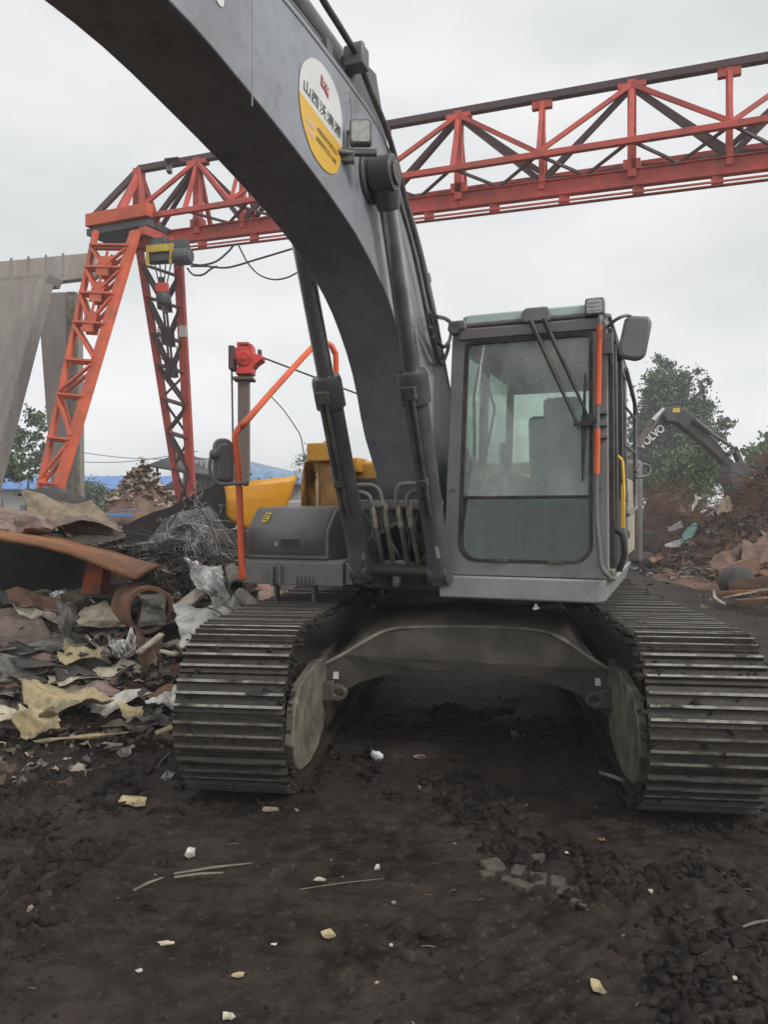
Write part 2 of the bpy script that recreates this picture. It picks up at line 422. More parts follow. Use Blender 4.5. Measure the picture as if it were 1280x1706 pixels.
for sd in (-1, 1):
    vc = sd * 1.16
    rnd = random.Random(40 + sd)
    mb = MB(); n = 55; P = 4 * TL + 2 * PI * TR
    for i in range(n):
        s = (i + .3) * P / n
        b, z, t, nn = track_pt(s)
        c = V(b, vc, z); T = (FU * t[0] + Z3 * t[1]); Nn = (FU * nn[0] + Z3 * nn[1])
        jit = rnd.uniform(-.006, .006)
        T = (T + Nn * rnd.uniform(-.03, .03)).normalized(); mb.box(c + Nn * .004, RU * .285, T * .093, Nn * .008); mb.box(c - Nn * .014, RU * .272, T * .103, Nn * .009)
        for q in (-.062, 0, .062):
            h = (.030 if q == 0 else .024) * rnd.uniform(.8, 1.08)
            cc = c + T * q + RU * jit; w0, w1 = .011, .007
            p = [cc + RU * a_ * .283 + T * e * w_ + Nn * hh for hh, w_ in ((.01, w0), (.01 + h, w1)) for a_, e in ((-1, -1), (1, -1), (1, 1), (-1, 1))]
            k0 = len(mb.f); mb.hexa(p); mb.m[k0 + 1] = 1
        mb.box(c - Nn * .035, RU * .1, T * .075, Nn * .03)       # chain link
    trk = mb.build('track', ['shoe', 'worn'], EX, smooth=False)
    # caked mud
    cs = []; sz = []
    for i in range(950):
        s = rnd.uniform(0, 2 * TL + PI * TR * 1.0)
        b, z, t, nn = track_pt(s); e = rnd.random()
        off = (rnd.gauss(0, .06) + (.27 if e < .4 else -.27 if e < .55 else rnd.uniform(-.25, .25))); off = max(-.31, min(.31, off))
        c = V(b, vc - sd * off, z) + (FU * nn[0] + Z3 * nn[1]) * rnd.uniform(.0, .02)
        cs.append(tuple(c)); sz.append((.006 + .022 * rnd.random() ** 2.5) * (1.0 if e < .4 else .85))
    Vv, Ff = clod_mesh(cs, sz, 5 + sd, .6, .6)
    cm = raw_object('caked_mud', Vv, Ff, 'mud', parent=EX); cm.parent = trk; tag(cm, kind='stuff')
    # frame, idler, sprocket, rollers
    mb = MB(); poly = [(-1.6, .2), (1.4, .13), (2.12, .14), (2.24, .19), (2.315, .33), (2.27, .5), (2.15, .6), (1.2, .66), (-1.6, .66)]
    vi = sd * .855
    mb.prism([V(b, vi, z) for b, z in [(1.42, .3), (1.52, .2), (1.68, .14), (1.9, .115), (2.12, .14), (2.24, .19), (2.315, .33), (2.27, .5), (2.15, .6), (1.75, .64), (1.42, .62)]], RU * sd * .05)
    fp = mb.build('front_frame_plate', 'tanframe', EX, bevel=.008); fp.parent = trk
    mb = MB(); mb.prism([V(b, vi + sd * .006, z) for b, z in [(-1.6, .22), (1.415, .16), (1.415, .64), (-1.6, .66)]], RU * sd * .04)
    mb.prism([V(b, sd * 1.46, z) for b, z in [(-1.6, .3), (1.75, .3), (1.9, .45), (1.75, .6), (-1.6, .6)]], RU * sd * .03)
    mb.box(V(0, vc, .5), RU * .27, FU * 1.45, Z3 * .09)
    fr = mb.build('track_frame', 'shoe', EX, bevel=.008); fr.parent = trk
    mb = MB(); mb.cyl(V(TL, vc - .16, TZ), V(TL, vc + .16, TZ), .36, n=32); mb.cyl(V(TL, vc - .2, TZ), V(TL, vc + .2, TZ), .15)
    o = mb.build('idler_wheel', 'steel', EX, bevel=.01); o.parent = trk
    mb = MB(); mb.cyl(V(-TL, vc - .04, TZ), V(-TL, vc + .04, TZ), .38, n=30); mb.cyl(V(-TL, vc - .24, TZ), V(-TL, vc + .24, TZ), .24, n=24)
    o = mb.build('sprocket', 'steel', EX, bevel=.01); o.parent = trk
    for k in range(8):
        b = -1.45 + k * .4
        mb = MB(); mb.lathe(V(b, vc - .2, .17), RU, [(0, .06), (.02, .1), (.07, .1), (.09, .075), (.31, .075), (.33, .1), (.38, .1), (.4, .06)], 16)
        o = mb.build('track_roller', 'steel', EX); o.parent = trk
    # tow eye on the inner face
    mb = MB()
    ring = [(math.cos(2 * PI * j / 20), math.sin(2 * PI * j / 20)) for j in range(20)]
    cz, cb = .42, 1.5
    outer = [V(cb + .0, sd * (.775 + .0) + x * .07, cz + y * .05) for x, y in ring]; inner = [V(cb, sd * .76 + x * .026, cz + y * .018) for x, y in ring]
    mb.ringprism(outer, inner, FU * .05)
    mb.box(V(cb + .02, sd * .83, cz + .01), RU * .035, FU * .04, Z3 * .055)
    o = mb.build('tow_eye', 'carbody', EX, bevel=.006); o.parent = trk

# ------------------------------------------------------------------ carbody: arched cross member and turntable
mb = MB()
arch_top = [(-.98, .56), (-.86, .585), (-.77, .625), (-.63, .705), (-.486, .77), (-.3, .785), (0, .79), (.3, .79), (.51, .775), (.65, .71), (.78, .63), (.88, .58), (.98, .56)]
arch_bot = [(.98, .14), (.93, .2), (.87, .28), (.77, .365), (.66, .42), (.4, .48), (.1, .505), (-.2, .503), (-.5, .48), (-.66, .44), (-.77, .385), (-.87, .29), (-.93, .21), (-.98, .14)]
nb = 14
def bowed(v): return 1.2 + .36 * abs(v) ** 2.6      # the legs of the X reach forward
pf = [(v, z) for v, z in arch_top + arch_bot]
front = [V(bowed(v), v, z) for v, z in pf]; back = [V(.35, v, z) for v, z in pf]
k = len(pf)
mb.add(front, [tuple(range(k))]); mb.add(back, [tuple(reversed(range(k)))])
mb.add(front + back, [(i, i + k, (i + 1) % k + k, (i + 1) % k) for i in range(k)])
car = mb.build('carbody', 'carbody', EX, bevel=.03, fix=True, seg=3)
mb = MB(); mb.prism([V(.36, v, z) for v, z in [(-.9, .3), (-.9, .6), (-.5, .84), (.5, .84), (.9, .6), (.9, .3), (.5, .42), (-.5, .42)]], -FU * 1.5)
o = mb.build('rear_crossmember', 'carbody', EX, bevel=.02, fix=True); o.parent = car
mb = MB(); lip = [V(bowed(v) + .012, v, z - .004) for v, z in arch_top[1:-1]]
mb.tube(smooth_path(lip, 3), .014, 6)
o = mb.build('upper_flange', 'tanframe', EX); o.parent = car
mb = MB()
sh = [(v, z) for v, z in arch_top[2:-2]]
f1 = [V(bowed(v) - .03, v, z + .006) for v, z in sh]; f2 = [V(.62, v * .82, .8 + .09 * (1 - abs(v))) for v, z in sh]
mb.add(f1 + f2, [(i, i + 1, len(sh) + i + 1, len(sh) + i) for i in range(len(sh) - 1)])
o = mb.build('sloped_cover', 'carbody', EX, solid=.01); o.parent = car
mb = MB(); mb.lathe(V(0, 0, .78), Z3, [(0, .72), (.06, .72), (.06, .62), (.14, .62), (.14, .68), (.24, .68)], 48)
mb.build('turntable', 'steel', EX, bevel=.006)
for sv in (-1, 1):
    mb = MB(); mb.box(V(bowed(.8) + .012, sv * .8, .5), RU * .018, FU * .002, Z3 * .022)
    o = mb.build('reflector_tag', 'white', EX); o.parent = car

# ------------------------------------------------------------------ revolving frame
mb = MB()
mb.hexa([U(-2.2, -1.22, 1.0), U(.95, -1.22, 1.0), U(.95, 1.2, 1.0), U(-2.2, 1.2, 1.0), U(-2.2, -1.22, 1.17), U(.95, -1.22, 1.17), U(.95, 1.2, 1.17), U(-2.2, 1.2, 1.17)])
mb.box(U(1.02, -.15, 1.07), RT * .42, FW * .1, Z3 * .065)                   # front cross beam
mb.box(U(.3, -.15, 1.3), RT * .42, FW * .05, Z3 * .14)
for u in (-.235, .235): mb.prism([U(a, u - .02, z) for a, z in [(-.2, 1.17), (1.3, 1.05), (1.46, 1.18), (1.38, 1.33), (.75, 1.45), (.55, 1.85), (.3, 1.9), (.05, 1.7)]], RT * .04)
deck = mb.build('revolving_frame', 'steel', EX, bevel=.012, fix=True)
mb = MB()
mb.cyl(U(1.36, -.33, 1.15), U(1.36, .33, 1.15), .04)
o = mb.build('pivot_pin', 'steel', EX, bevel=.006); o.parent = deck
mb = MB(); mb.cyl(U(.35, -.3, 1.68), U(.35, .3, 1.68), .07)
o = mb.build('pivot_pin', 'steel', EX, bevel=.006); o.parent = deck

# ------------------------------------------------------------------ tool box in front of the fuel tank
prof = [(1.2, 1.195), (1.2, 1.385), (1.185, 1.405), (1.07, 1.53), (1.045, 1.545), (.62, 1.56), (.62, 1.195)]
mb = MB(); mb.prism([U(a, -1.215, z) for a, z in prof], RT * .64)
tb = mb.build('tool_box', 'charcoal', EX, bevel=.012)
lidp = [(1.203, 1.225), (1.203, 1.39), (1.188, 1.412), (1.076, 1.533), (1.05, 1.549), (.66, 1.563)]
mb = MB()
o1 = [U(a, -1.19, z) for a, z in lidp]; o2 = [U(a, -.6, z) for a, z in lidp]
mb.add(o1 + o2, [(i, i + 6, i + 7, i + 1) for i in range(5)])
lid = mb.build('lid', 'charcoal', EX, solid=.008, fix=True); lid.parent = tb
mb = MB(); mb.box(U(1.207, -.86, 1.305), RT * .072, FW * .004, Z3 * .028)
o = mb.build('latch', 'black', EX, bevel=.003); o.parent = tb
mb = MB(); mb.cyl(U(1.204, -.965, 1.297), U(1.218, -.965, 1.297), .016, n=14)
o = mb.build('lock', 'chrome', EX, bevel=.002); o.parent = tb
mb = MB()
c = Vector((0, 0, 0)); sl = [(1.098, 1.508), (1.158, 1.442)]
d0 = [U(sl[0][0] + .006, -1.105, sl[0][1] + .006), U(sl[0][0] + .006, -1.06, sl[0][1] + .006), U(sl[1][0] + .006, -1.07, sl[1][1] + .006), U(sl[1][0] + .006, -1.115, sl[1][1] + .006)]
mb.prism(d0, (U(.002, 0, .002) - S0))
mb.cur = 1
e1 = d0[1] - d0[0]; e2 = d0[3] - d0[0]; nn = (U(.0035, 0, .0035) - S0)
for k in range(3):
    p = d0[0] + e1 * .18 + e2 * (.2 + .26 * k) + nn
    mb.prism([p, p + e1 * (.64 - .2 * (k % 2)), p + e1 * (.64 - .2 * (k % 2)) + e2 * .09, p + e2 * .09], nn * .2)
o = mb.build('warning_sticker', ['sticker', 'decalblack'], EX, smooth=False); o.parent = tb
mb = MB()
mb.prism([U(a, -1.225, z) for a, z in [(1.225, 1.02), (1.225, 1.175), (1.19, 1.193), (.6, 1.193), (.6, 1.0)]], RT * .77)
mb.box(U(1.24, -.98, 1.08), RT * .008, FW * .02, Z3 * .07); mb.box(U(1.24, -.92, 1.08), RT * .008, FW * .02, Z3 * .07)
for k in range(5): mb.box(U(1.23, -.8 + k * .03, 1.06), RT * .006, FW * .01, Z3 * .03)
for uu in (-1.05, -.75): mb.box(U(1.05, uu, .95), RT * .012, FW * .03, Z3 * .07)
mb.prism([U(a, -.452, z) for a, z in [(1.2, 1.03), (1.2, 1.18), (.6, 1.2), (.6, 1.0)]], RT * .06)
o = mb.build('lower_step_box', 'charcoal', EX, bevel=.01, fix=True); o.parent = tb

# ------------------------------------------------------------------ fuel tank, hood, counterweight
mb = MB()
mb.box(U(-.35, -.84, 1.55), RT * .36, FW * .45, Z3 * .385)
tank = mb.build('fuel_tank', 'yellow', EX, bevel=.03)
mb = MB(); mb.prism([U(a, -1.215, z) for a, z in [(.36, 1.2), (.36, 1.75), (.3, 1.93), (.1, 1.96), (.1, 1.2)]], RT * .012)
mb.prism([U(a, -1.085, z) for a, z in [(.36, 1.2), (.37, 1.75), (.3, 1.93), (.29, 1.93), (.35, 1.75), (.34, 1.2)]], RT * .012)
o = mb.build('step_side_plate', 'tankin', EX, bevel=.003); o.parent = tank
mb = MB()
N = 10; rows = []
for i in range(N + 1):
    t = i / N; z = 1.93 - t * .75; a = .31 + .07 * math.sin(t * PI * .6); u0 = -1.07 + .13 * t ** 1.5; rows += [U(a, u0, z), U(a - .02, u0 + .25 - .07 * t, z)]
mb.add(rows, [(2 * i, 2 * i + 1, 2 * i + 3, 2 * i + 2) for i in range(N)])
o = mb.build('curved_step_plate', 'tankin', EX, solid=.012); o.parent = tank
mb = MB(); mb.box(U(.24, -1.05, 2.0), RT * .115, FW * .12, Z3 * .075)
mb.box(U(.1, -.98, 1.9), RT * .2, FW * .1, Z3 * .06)
o = mb.build('filler_box', 'yellow', EX, bevel=.012); o.parent = tank
mb = MB(); mb.cyl(U(.25, -1.03, 2.075), U(.25, -1.03, 2.092), .03, n=14); o = mb.build('filler_cap', 'black', EX, bevel=.003); o.parent = tank
mb = MB(); mb.box(U(-1.5, -.02, 1.52), RT * 1.2, FW * .7, Z3 * .33); mb.box(U(-.5, -.28, 1.78), RT * .22, FW * .35, Z3 * .18); mb.box(U(-.2, -.56, 2.0), RT * .05, FW * .05, Z3 * .05)
hood = mb.build('engine_hood', 'yellow', EX, bevel=.04)
mb = MB(); mb.box(U(.14, -.52, 1.45), RT * .36, FW * .03, Z3 * .345); o = mb.build('inner_bulkhead', 'black', EX, bevel=.01); o.parent = hood
mb = MB(); mb.box(U(-1.25, 1.215, 1.48), RT * .02, FW * .72, Z3 * .33)
sp = mb.build('side_panel', 'cream', EX, bevel=.012); sp.parent = hood
mb = MB(); mb.box(U(-1.0, 1.238, 1.33), RT * .006, FW * .05, Z3 * .03); mb.box(U(-.72, 1.238, 1.63), RT * .006, FW * .12, Z3 * .06)
o = mb.build('panel_vent', 'black', EX, bevel=.004); o.parent = hood
mb = MB()
cwp = [(-2.2, -1.3), (-2.45, -1.28), (-2.75, -1.05), (-2.9, -.6), (-2.95, 0), (-2.9, .6), (-2.75, 1.05), (-2.45, 1.28), (-2.2, 1.3)]
mb.prism([U(a, u, 1.0) for a, u in cwp], Z3 * 1.05)
mb.build('counterweight', 'charcoal', EX, bevel=.05, seg=3)

# ------------------------------------------------------------------ boom
up = [(.12, 1.86), (.30, 1.96), (.55, 2.08), (.88, 2.42), (1.22, 2.88), (1.6, 3.25), (2.11, 3.52), (2.45, 3.57), (2.8, 3.58), (3.19, 3.575), (4.0, 3.53), (5.0, 3.38), (5.6, 3.22)]
lo = [(.12, 1.55), (.4, 1.44), (.8, 1.44), (1.21, 1.57), (1.32, 1.75), (1.53, 2.0), (1.687, 2.3), (1.862, 2.51), (2.08, 2.685), (2.41, 2.84), (2.7, 2.92), (3.06, 2.99), (3.44, 3.045), (3.93, 3.09), (4.6, 3.05), (5.2, 2.96), (5.6, 2.88)]


def resample(pl, n):
    p = smooth_path([(a, 0, z) for a, z in pl], 8); p = [(q.x, q.z) for q in p]
    L = [0]
    for i in range(1, len(p)): L.append(L[-1] + math.dist(p[i], p[i - 1]))
    out = []
    for k in range(n):
        s = L[-1] * k / (n - 1)
        i = next((j for j in range(1, len(L)) if L[j] >= s - 1e-9), len(L) - 1)
        t = (s - L[i - 1]) / max(1e-9, L[i] - L[i - 1]); out.append((p[i - 1][0] + (p[i][0] - p[i - 1][0]) * t, p[i - 1][1] + (p[i][1] - p[i - 1][1]) * t))
    return out


nst = 46; UPp, LOp = resample(up, nst), resample(lo, nst); BW = .178
vs = []
for (a, z), (a2, z2) in zip(LOp, UPp): vs += [U(a, -BW, z), U(a, BW, z), U(a2, BW, z2), U(a2, -BW, z2)]
fs = [(4 * i + j, 4 * i + (j + 1) % 4, 4 * i + 4 + (j + 1) % 4, 4 * i + 4 + j) for i in range(nst - 1) for j in range(4)] + [(3, 2, 1, 0), (4 * nst - 4, 4 * nst - 3, 4 * nst - 2, 4 * nst - 1)]
mb = MB(); mb.add(vs, fs)
boom = mb.build('boom', 'boom', EX, bevel=.006, fix=True)
# weld ribbons along both edges of the side plates, seam, white disc
mb = MB()
mb.tube([BP(420, y, BW) for y in (-60, 40, 110, 178)], .0035, 6)
mb.tube([U(a, BW, z - .028) for a, z in UPp[4:]], .006, 6)
o = mb.build('weld_bead', 'boom', EX); o.parent = boom
ca, cz = BA(365, -2, BW); mb = MB(); mb.cyl(U(ca, BW, cz), U(ca, BW + .004, cz), .026, n=24)
o = mb.build('round_white_mark', 'decalwhite', EX); o.parent = boom
# mounting boss of the boom cylinders with old grease round it
ba, bz = BA(640, 292, .262)
mb = MB(); mb.cyl(U(ba, BW, bz), U(ba, BW + .02, bz), .13, n=28); mb.cyl(U(ba, BW, bz), U(ba, .33, bz), .05, n=24); mb.cyl(U(ba, .325, bz), U(ba, .337, bz), .058, n=24)
o = mb.build('cylinder_boss', 'cyl', EX, bevel=.005); o.parent = boom
mb = MB(); mb.cyl(U(ba, -BW, bz), U(ba, -.36, bz), .06, n=24); mb.cyl(U(ba, -.36, bz), U(ba, -.385, bz), .085, n=24)
o = mb.build('cylinder_boss', 'cyl', EX, bevel=.005); o.parent = boom
# decal: capsule sticker, white above, yellow below
dz_ = [(130, 450), (136, 350), (150, 260), (175, 200), (210, 160), (250, 133), (290, 125), (335, 140), (380, 170), (425, 220), (470, 280), (520, 365), (560, 450), (593, 535), (620, 620), (638, 710), (650, 800), (660, 900), (665, 1000), (667, 1100), (665, 1200), (660, 1280), (650, 1350), (632, 1450), (610, 1520), (590, 1550), (560, 1562), (520, 1558), (480, 1540), (435, 1500), (390, 1450), (340, 1375), (290, 1290), (245, 1170), (200, 1030), (178, 940), (160, 850), (145, 750), (135, 650), (130, 550)]
dq = [BA(480 + x / 7.42, 80 + y / 7.42, BW) for x, y in dz_]
sA, sB = BA(480 + 128 / 7.42, 80 + 525 / 7.42, BW), BA(480 + 665 / 7.42, 80 + 1245 / 7.42, BW)
e1 = Vector((sB[0] - sA[0], sB[1] - sA[1])).normalized(); e2 = Vector((-e1.y, e1.x)); e2 = e2 if e2.y > 0 else -e2
cen = Vector((sum(p[0] for p in dq) / len(dq), sum(p[1] for p in dq) / len(dq)))
def DL(p): q = Vector(p) - cen; return q.dot(e1), q.dot(e2)
def DU(x, y, off): q = cen + e1 * x + e2 * y; return U(q.x, BW + off, q.y)
loc_ = [DL(p) for p in dq]
hw = (max(p[0] for p in loc_) - min(p[0] for p in loc_)) / 2; hh = (max(p[1] for p in loc_) - min(p[1] for p in loc_)) / 2
ysplit = (DL(sA)[1] + DL(sB)[1]) / 2


def clip(poly, y0, above):
    out = []
    for i in range(len(poly)):
        a, b = poly[i], poly[(i + 1) % len(poly)]; ia, ib = (a[1] > y0) == above, (b[1] > y0) == above
        if ia: out.append(a)
        if ia != ib: t = (y0 - a[1]) / (b[1] - a[1]); out.append((a[0] + (b[0] - a[0]) * t, y0))
    return out


mb = MB()
mb.add([DU(x, y, .0035) for x, y in clip(loc_, ysplit, True)], [tuple(range(len(clip(loc_, ysplit, True))))], 0)
pl = clip(loc_, ysplit, False); mb.add([DU(x, y, .0035) for x, y in pl], [tuple(range(len(pl)))], 1)


def put_text(mb, s, x0, x1, yb, h, mi, off=.006, bold=.0):
    v, f = text2d(s, bold); lo_, hi_ = v.min(0), v.max(0)
    sc = (x1 - x0) / (hi_[0] - lo_[0]); sy = h / (hi_[1] - lo_[1])
    mb.add([DU(x0 + (x - lo_[0]) * sc, yb + (y - lo_[1]) * sy, off) for x, y in v], f, mi)


def dl(x, y): return DL(BA(480 + x / 7.42, 80 + y / 7.42, BW))


t0, t1 = dl(182, 470), dl(640, 1050); tb0, tt0 = dl(225, 590)[1], dl(180, 365)[1]
hgt = abs(tt0 - tb0) * .8
ym = (t0[1] + t1[1]) / 2
hgt *= 1.3; put_text(mb, '山西沃满源', t0[0], t1[0], ym - hgt / 2, hgt, 2, bold=.004); hgt /= 1.3
a0, a1 = dl(350, 990), dl(590, 1310)
put_text(mb, '4006070525', a0[0], a1[0], (a0[1] + a1[1]) / 2 - hgt * .27, hgt * .5, 2)
a0, a1 = dl(335, 1110), dl(580, 1410)
put_text(mb, '4000525168', a0[0], a1[0], (a0[1] + a1[1]) / 2 - hgt * .27, hgt * .5, 2)
a0, a1 = dl(215, 850), dl(315, 960)
put_text(mb, '服务', a0[0], a1[0], a0[1] - hgt * .45, hgt * .6, 0)
a0, a1 = dl(215, 960), dl(310, 1060)
put_text(mb, '热线', a0[0], a1[0], a0[1] - hgt * .5, hgt * .6, 0)
# red folded-ribbon emblem
g0 = dl(395, 380); g1 = dl(490, 560)
gx0, gx1 = g0[0], g1[0]; gy0 = min(g0[1], g1[1]) - hgt * .35; gh = hgt * 1.15; gw = gx1 - gx0
for poly in ([(0, 0), (.47, -.06), (.47, .74), (0, 1.0)], [(.53, -.06), (1, -.3), (1, .72), (.53, .74)]):
    mb.add([DU(gx0 + x * gw, gy0 + y * gh, .006) for x, y in poly], [(0, 1, 2, 3)], 3)
put_text(mb, 'D', gx0 + gw * .1, gx0 + gw * .38, gy0 + gh * .12, gh * .5, 0, .0085, .02)
put_text(mb, 'G', gx0 + gw * .6, gx0 + gw * .92, gy0 + gh * .06, gh * .5, 0, .0085, .02)
dec = mb.build('round_decal', ['decalwhite', 'decalyellow', 'decalblack', 'decalred'], EX, smooth=False, fix=False); dec.parent = boom
# work lamp on a bracket on the boom side
mb = MB(); la, lz = BA(601, 219, .27)
pp = rrect(-.052, -.055, .052, .055, .014, .014, 3)
fdir = (at(601, 219, 3.3) - Vector((0, 0, CAMZ))).normalized(); fdir = Vector((fdir.x * .4 + .0, fdir.y, fdir.z * .3)).normalized()
sx = fdir.cross(Z3).normalized(); sy = sx.cross(fdir).normalized(); c = U(la, .27, lz)
mb.prism([c + sx * x + sy * z for x, z in pp], fdir * .06)
wl = mb.build('work_lamp', 'charcoal', EX, bevel=.006); wl.parent = boom
mb2 = MB(); mb2.prism([c + sx * x * .82 + sy * z * .82 - fdir * .004 for x, z in pp], fdir * .006)
# lens belongs to the lamp: joined as second material
lens = mb2.build('lamp_lens', 'lens', EX); lens.parent = boom
mb = MB(); mb.tube([c - sx * .06 + sy * .0 + fdir * .02, c - sx * .06 - sy * .085 + fdir * .02], .006, 6)
mb.box(c - sy * .085 + fdir * .03, sx * .075, sy * .012, fdir * .025); mb.box(c - sy * .1 + fdir * .03 - sx * .06, sx * .03, sy * .03, fdir * .03)
mb.tube([c - sy * .09 + fdir * .03, U(la + .05, BW, lz - .1)], .012, 8)
mb.tube([BP(584, 165, BW + .01), BP(586, 190, BW + .03), c - sx * .045 + sy * .03 + fdir * .05], .004, 6)
mb.cyl(c - sx * .066 + fdir * .02, c - sx * .052 + fdir * .02, .012)
o = mb.build('lamp_bracket', 'charcoal', EX, bevel=.003); o.parent = boom

# ------------------------------------------------------------------ boom cylinders
base = (1.36, 1.15)
for sd in (-1, 1):
    u = sd * .262; top = (ba, bz); d = Vector((top[0] - base[0], 0, top[1] - base[1])); L = d.length; d.normalize()
    P = lambda t, du=0, dn=0: U(base[0] + d.x * t + d.z * dn, u + du, base[1] + d.z * t - d.x * dn)
    gl = L * .56
    mb = MB(); mb.lathe(P(0), P(1) - P(0), [(-.07, .055), (-.06, .078), (.1, .078), (.13, .07), (gl - .19, .07), (gl - .185, .088), (gl - .03, .088), (gl, .08)], 28)
    mb.cyl(P(0, -.06), P(0, .06), .08)
    cy = mb.build('boom_cylinder', 'cyl', EX, bevel=.004)
    mb = MB(); mb.cyl(P(gl - .01), P(L - .1), .049, n=24)
    o = mb.build('piston_rod', 'chrome', EX); o.parent = cy
    mb = MB(); mb.cyl(P(L, -.06), P(L, .06), .092, n=28); mb.lathe(P(L - .17), P(1) - P(0), [(0, .052), (.03, .062), (.1, .072)], 24)
    o = mb.build('rod_eye', 'cyl', EX, bevel=.006); o.parent = cy
    mb = MB(); dn = .09
    for q in (-.016, .016):
        mb.tube([P(gl - .1, q - sd * .0, dn + .005), P(gl - .2, q, dn + .004), P(.42, q, dn - .004)], .0125, 8)
    mb.box(P(gl - .1, 0, dn), RT * .04, (P(1) - P(0)) * .035, (P(0, 0, 1) - P(0)) * .025)
    mb.box(P(gl * .5, 0, .085), RT * .032, (P(1) - P(0)) * .02, (P(0, 0, 1) - P(0)) * .022)
    o = mb.build('cylinder_pipe', 'hose', EX, bevel=.003); o.parent = cy

# ------------------------------------------------------------------ pipes and arm cylinder on top of the boom
def along(off, u, i0, i1):
    out = []
    for i in range(i0, i1):
        a, z = UPp[i]; a0_, z0_ = UPp[max(0, i - 1)]; a1_, z1_ = UPp[min(nst - 1, i + 1)]
        t = Vector((a1_ - a0_, z1_ - z0_)).normalized(); out.append(U(a - t.y * off, u, z + t.x * off))
    return out
for u, off, r in ((.13, .045, .02), (.07, .05, .02), (0, .05, .024), (-.07, .05, .02), (-.13, .045, .02)):
    mb = MB(); mb.tube(along(off, u, 7, nst), r, 10); o = mb.build('boom_pipe', 'cyl', EX); o.parent = boom
mb = MB()
for i in (12, 18, 24, 30, 36):
    a, z = UPp[i]; a1_, z1_ = UPp[i + 1]; t = Vector((a1_ - a, z1_ - z)).normalized()
    mb = MB(); mb.box(U(a - t.y * .045, 0, z + t.x * .045), RT * .165, (FW * t.x + Z3 * t.y) * .03, (FW * -t.y + Z3 * t.x) * .03)
    o = mb.build('pipe_clamp', 'charcoal', EX, bevel=.004); o.parent = boom
mb = MB(); A0, A1 = (2.15, 3.78), (4.3, 3.83)
mb.tube([U(A0[0], 0, A0[1]), U(A1[0], 0, A1[1])], .088, 24); mb.tube([U(A1[0] - .15, 0, A1[1]), U(A1[0], 0, A1[1])], .105, 24)
mb.cyl(U(A0[0], -.1, A0[1]), U(A0[0], .1, A0[1]), .1)
mb.prism([U(a, -.13, z) for a, z in [(1.85, 3.42), (2.1, 3.86), (2.25, 3.84), (2.5, 3.55)]], RT * .03); mb.prism([U(a, .1, z) for a, z in [(1.85, 3.42), (2.1, 3.86), (2.25, 3.84), (2.5, 3.55)]], RT * .03)
ac = mb.build('arm_cylinder', 'cyl', EX, bevel=.005)
mb = MB(); mb.cyl(U(A1[0], 0, A1[1]), U(5.7, 0, 3.8), .05); o = mb.build('piston_rod', 'chrome', EX); o.parent = ac
# free-hanging outer hose with clamp, seen against the sky
pts = [(520, -40), (538, 0), (566, 45), (597, 97), (611, 135), (623, 165), (640, 205), (655, 250), (668, 300), (680, 350), (700, 425), (716, 500), (727, 545), (733, 575)]
mb = MB(); mb.tube(smooth_path([BP(x, y, .2) for x, y in pts], 5), .0155, 10)
o = mb.build('hydraulic_hose', 'hose', EX); o.parent = boom
pts = [(655, 300), (668, 345), (684, 400), (700, 470), (712, 530), (722, 575), (738, 602)]
mb = MB(); mb.tube(smooth_path([BP(x, y, .215) for x, y in pts], 5), .011, 10)
o = mb.build('hydraulic_hose', 'hose', EX); o.parent = boom
mb = MB(); c = BP(594, 99, .19); mb.box(c, RT * .05, FW * .045, Z3 * .05); mb.box(c + Vector((.0, 0, .045)), RT * .04, FW * .02, Z3 * .03); mb.beam(c, BP(572, 112, .1), .05, .08)
o = mb.build('hose_clamp', 'charcoal', EX, bevel=.008); o.parent = boom
for pts in ([(728, 528), (742, 531), (752, 540), (754, 556)], [(716, 520), (726, 560), (738, 578), (748, 570), (752, 556)], [(722, 560), (734, 605), (744, 590), (748, 575)], [(718, 545), (724, 575), (729, 600), (738, 608)]):
    mb = MB(); mb.tube(smooth_path([BP(x, y, .26 - .02 * i) for i, (x, y) in enumerate(pts)], 5), .013, 8)
    o = mb.build('hydraulic_hose', 'hose', EX); o.parent = boom

# ------------------------------------------------------------------ hose manifold between tool box and cab
mb = MB(); mb.beam(at(600, 841, 4.98), at(737, 841, 4.72), .05, .062)
for x, dd in ((628, 4.85), (670, 4.77)): mb.beam(at(x - 11, 841, dd), at(x + 14, 840, dd - .03), .06, .035)
man = mb.build('hose_manifold', 'charcoal', EX, bevel=.006)
H = [([(577, 806), (584, 806), (596, 808), (612, 808), (624, 810), (633, 820), (637, 838)], 4.82, .0145),
     ([(606, 932), (603, 912), (593, 885), (583, 858), (577, 838), (578, 825), (590, 820), (606, 821), (616, 828), (620, 842)], 4.84, .0145),
     ([(708, 802), (700, 806), (676, 806), (664, 810), (660, 822), (660, 842)], 4.66, .0145),
     ([(730, 930), (722, 880), (724, 850), (724, 832), (714, 820), (700, 818), (686, 820), (679, 828), (678, 842)], 4.62, .0145)]
for pts, dd, r in H:
    mb = MB(); mb.tube(smooth_path([at(x, y, dd) for x, y in pts], 6), r, 10)
    o = mb.build('steel_pipe', 'charcoal', EX); o.parent = man
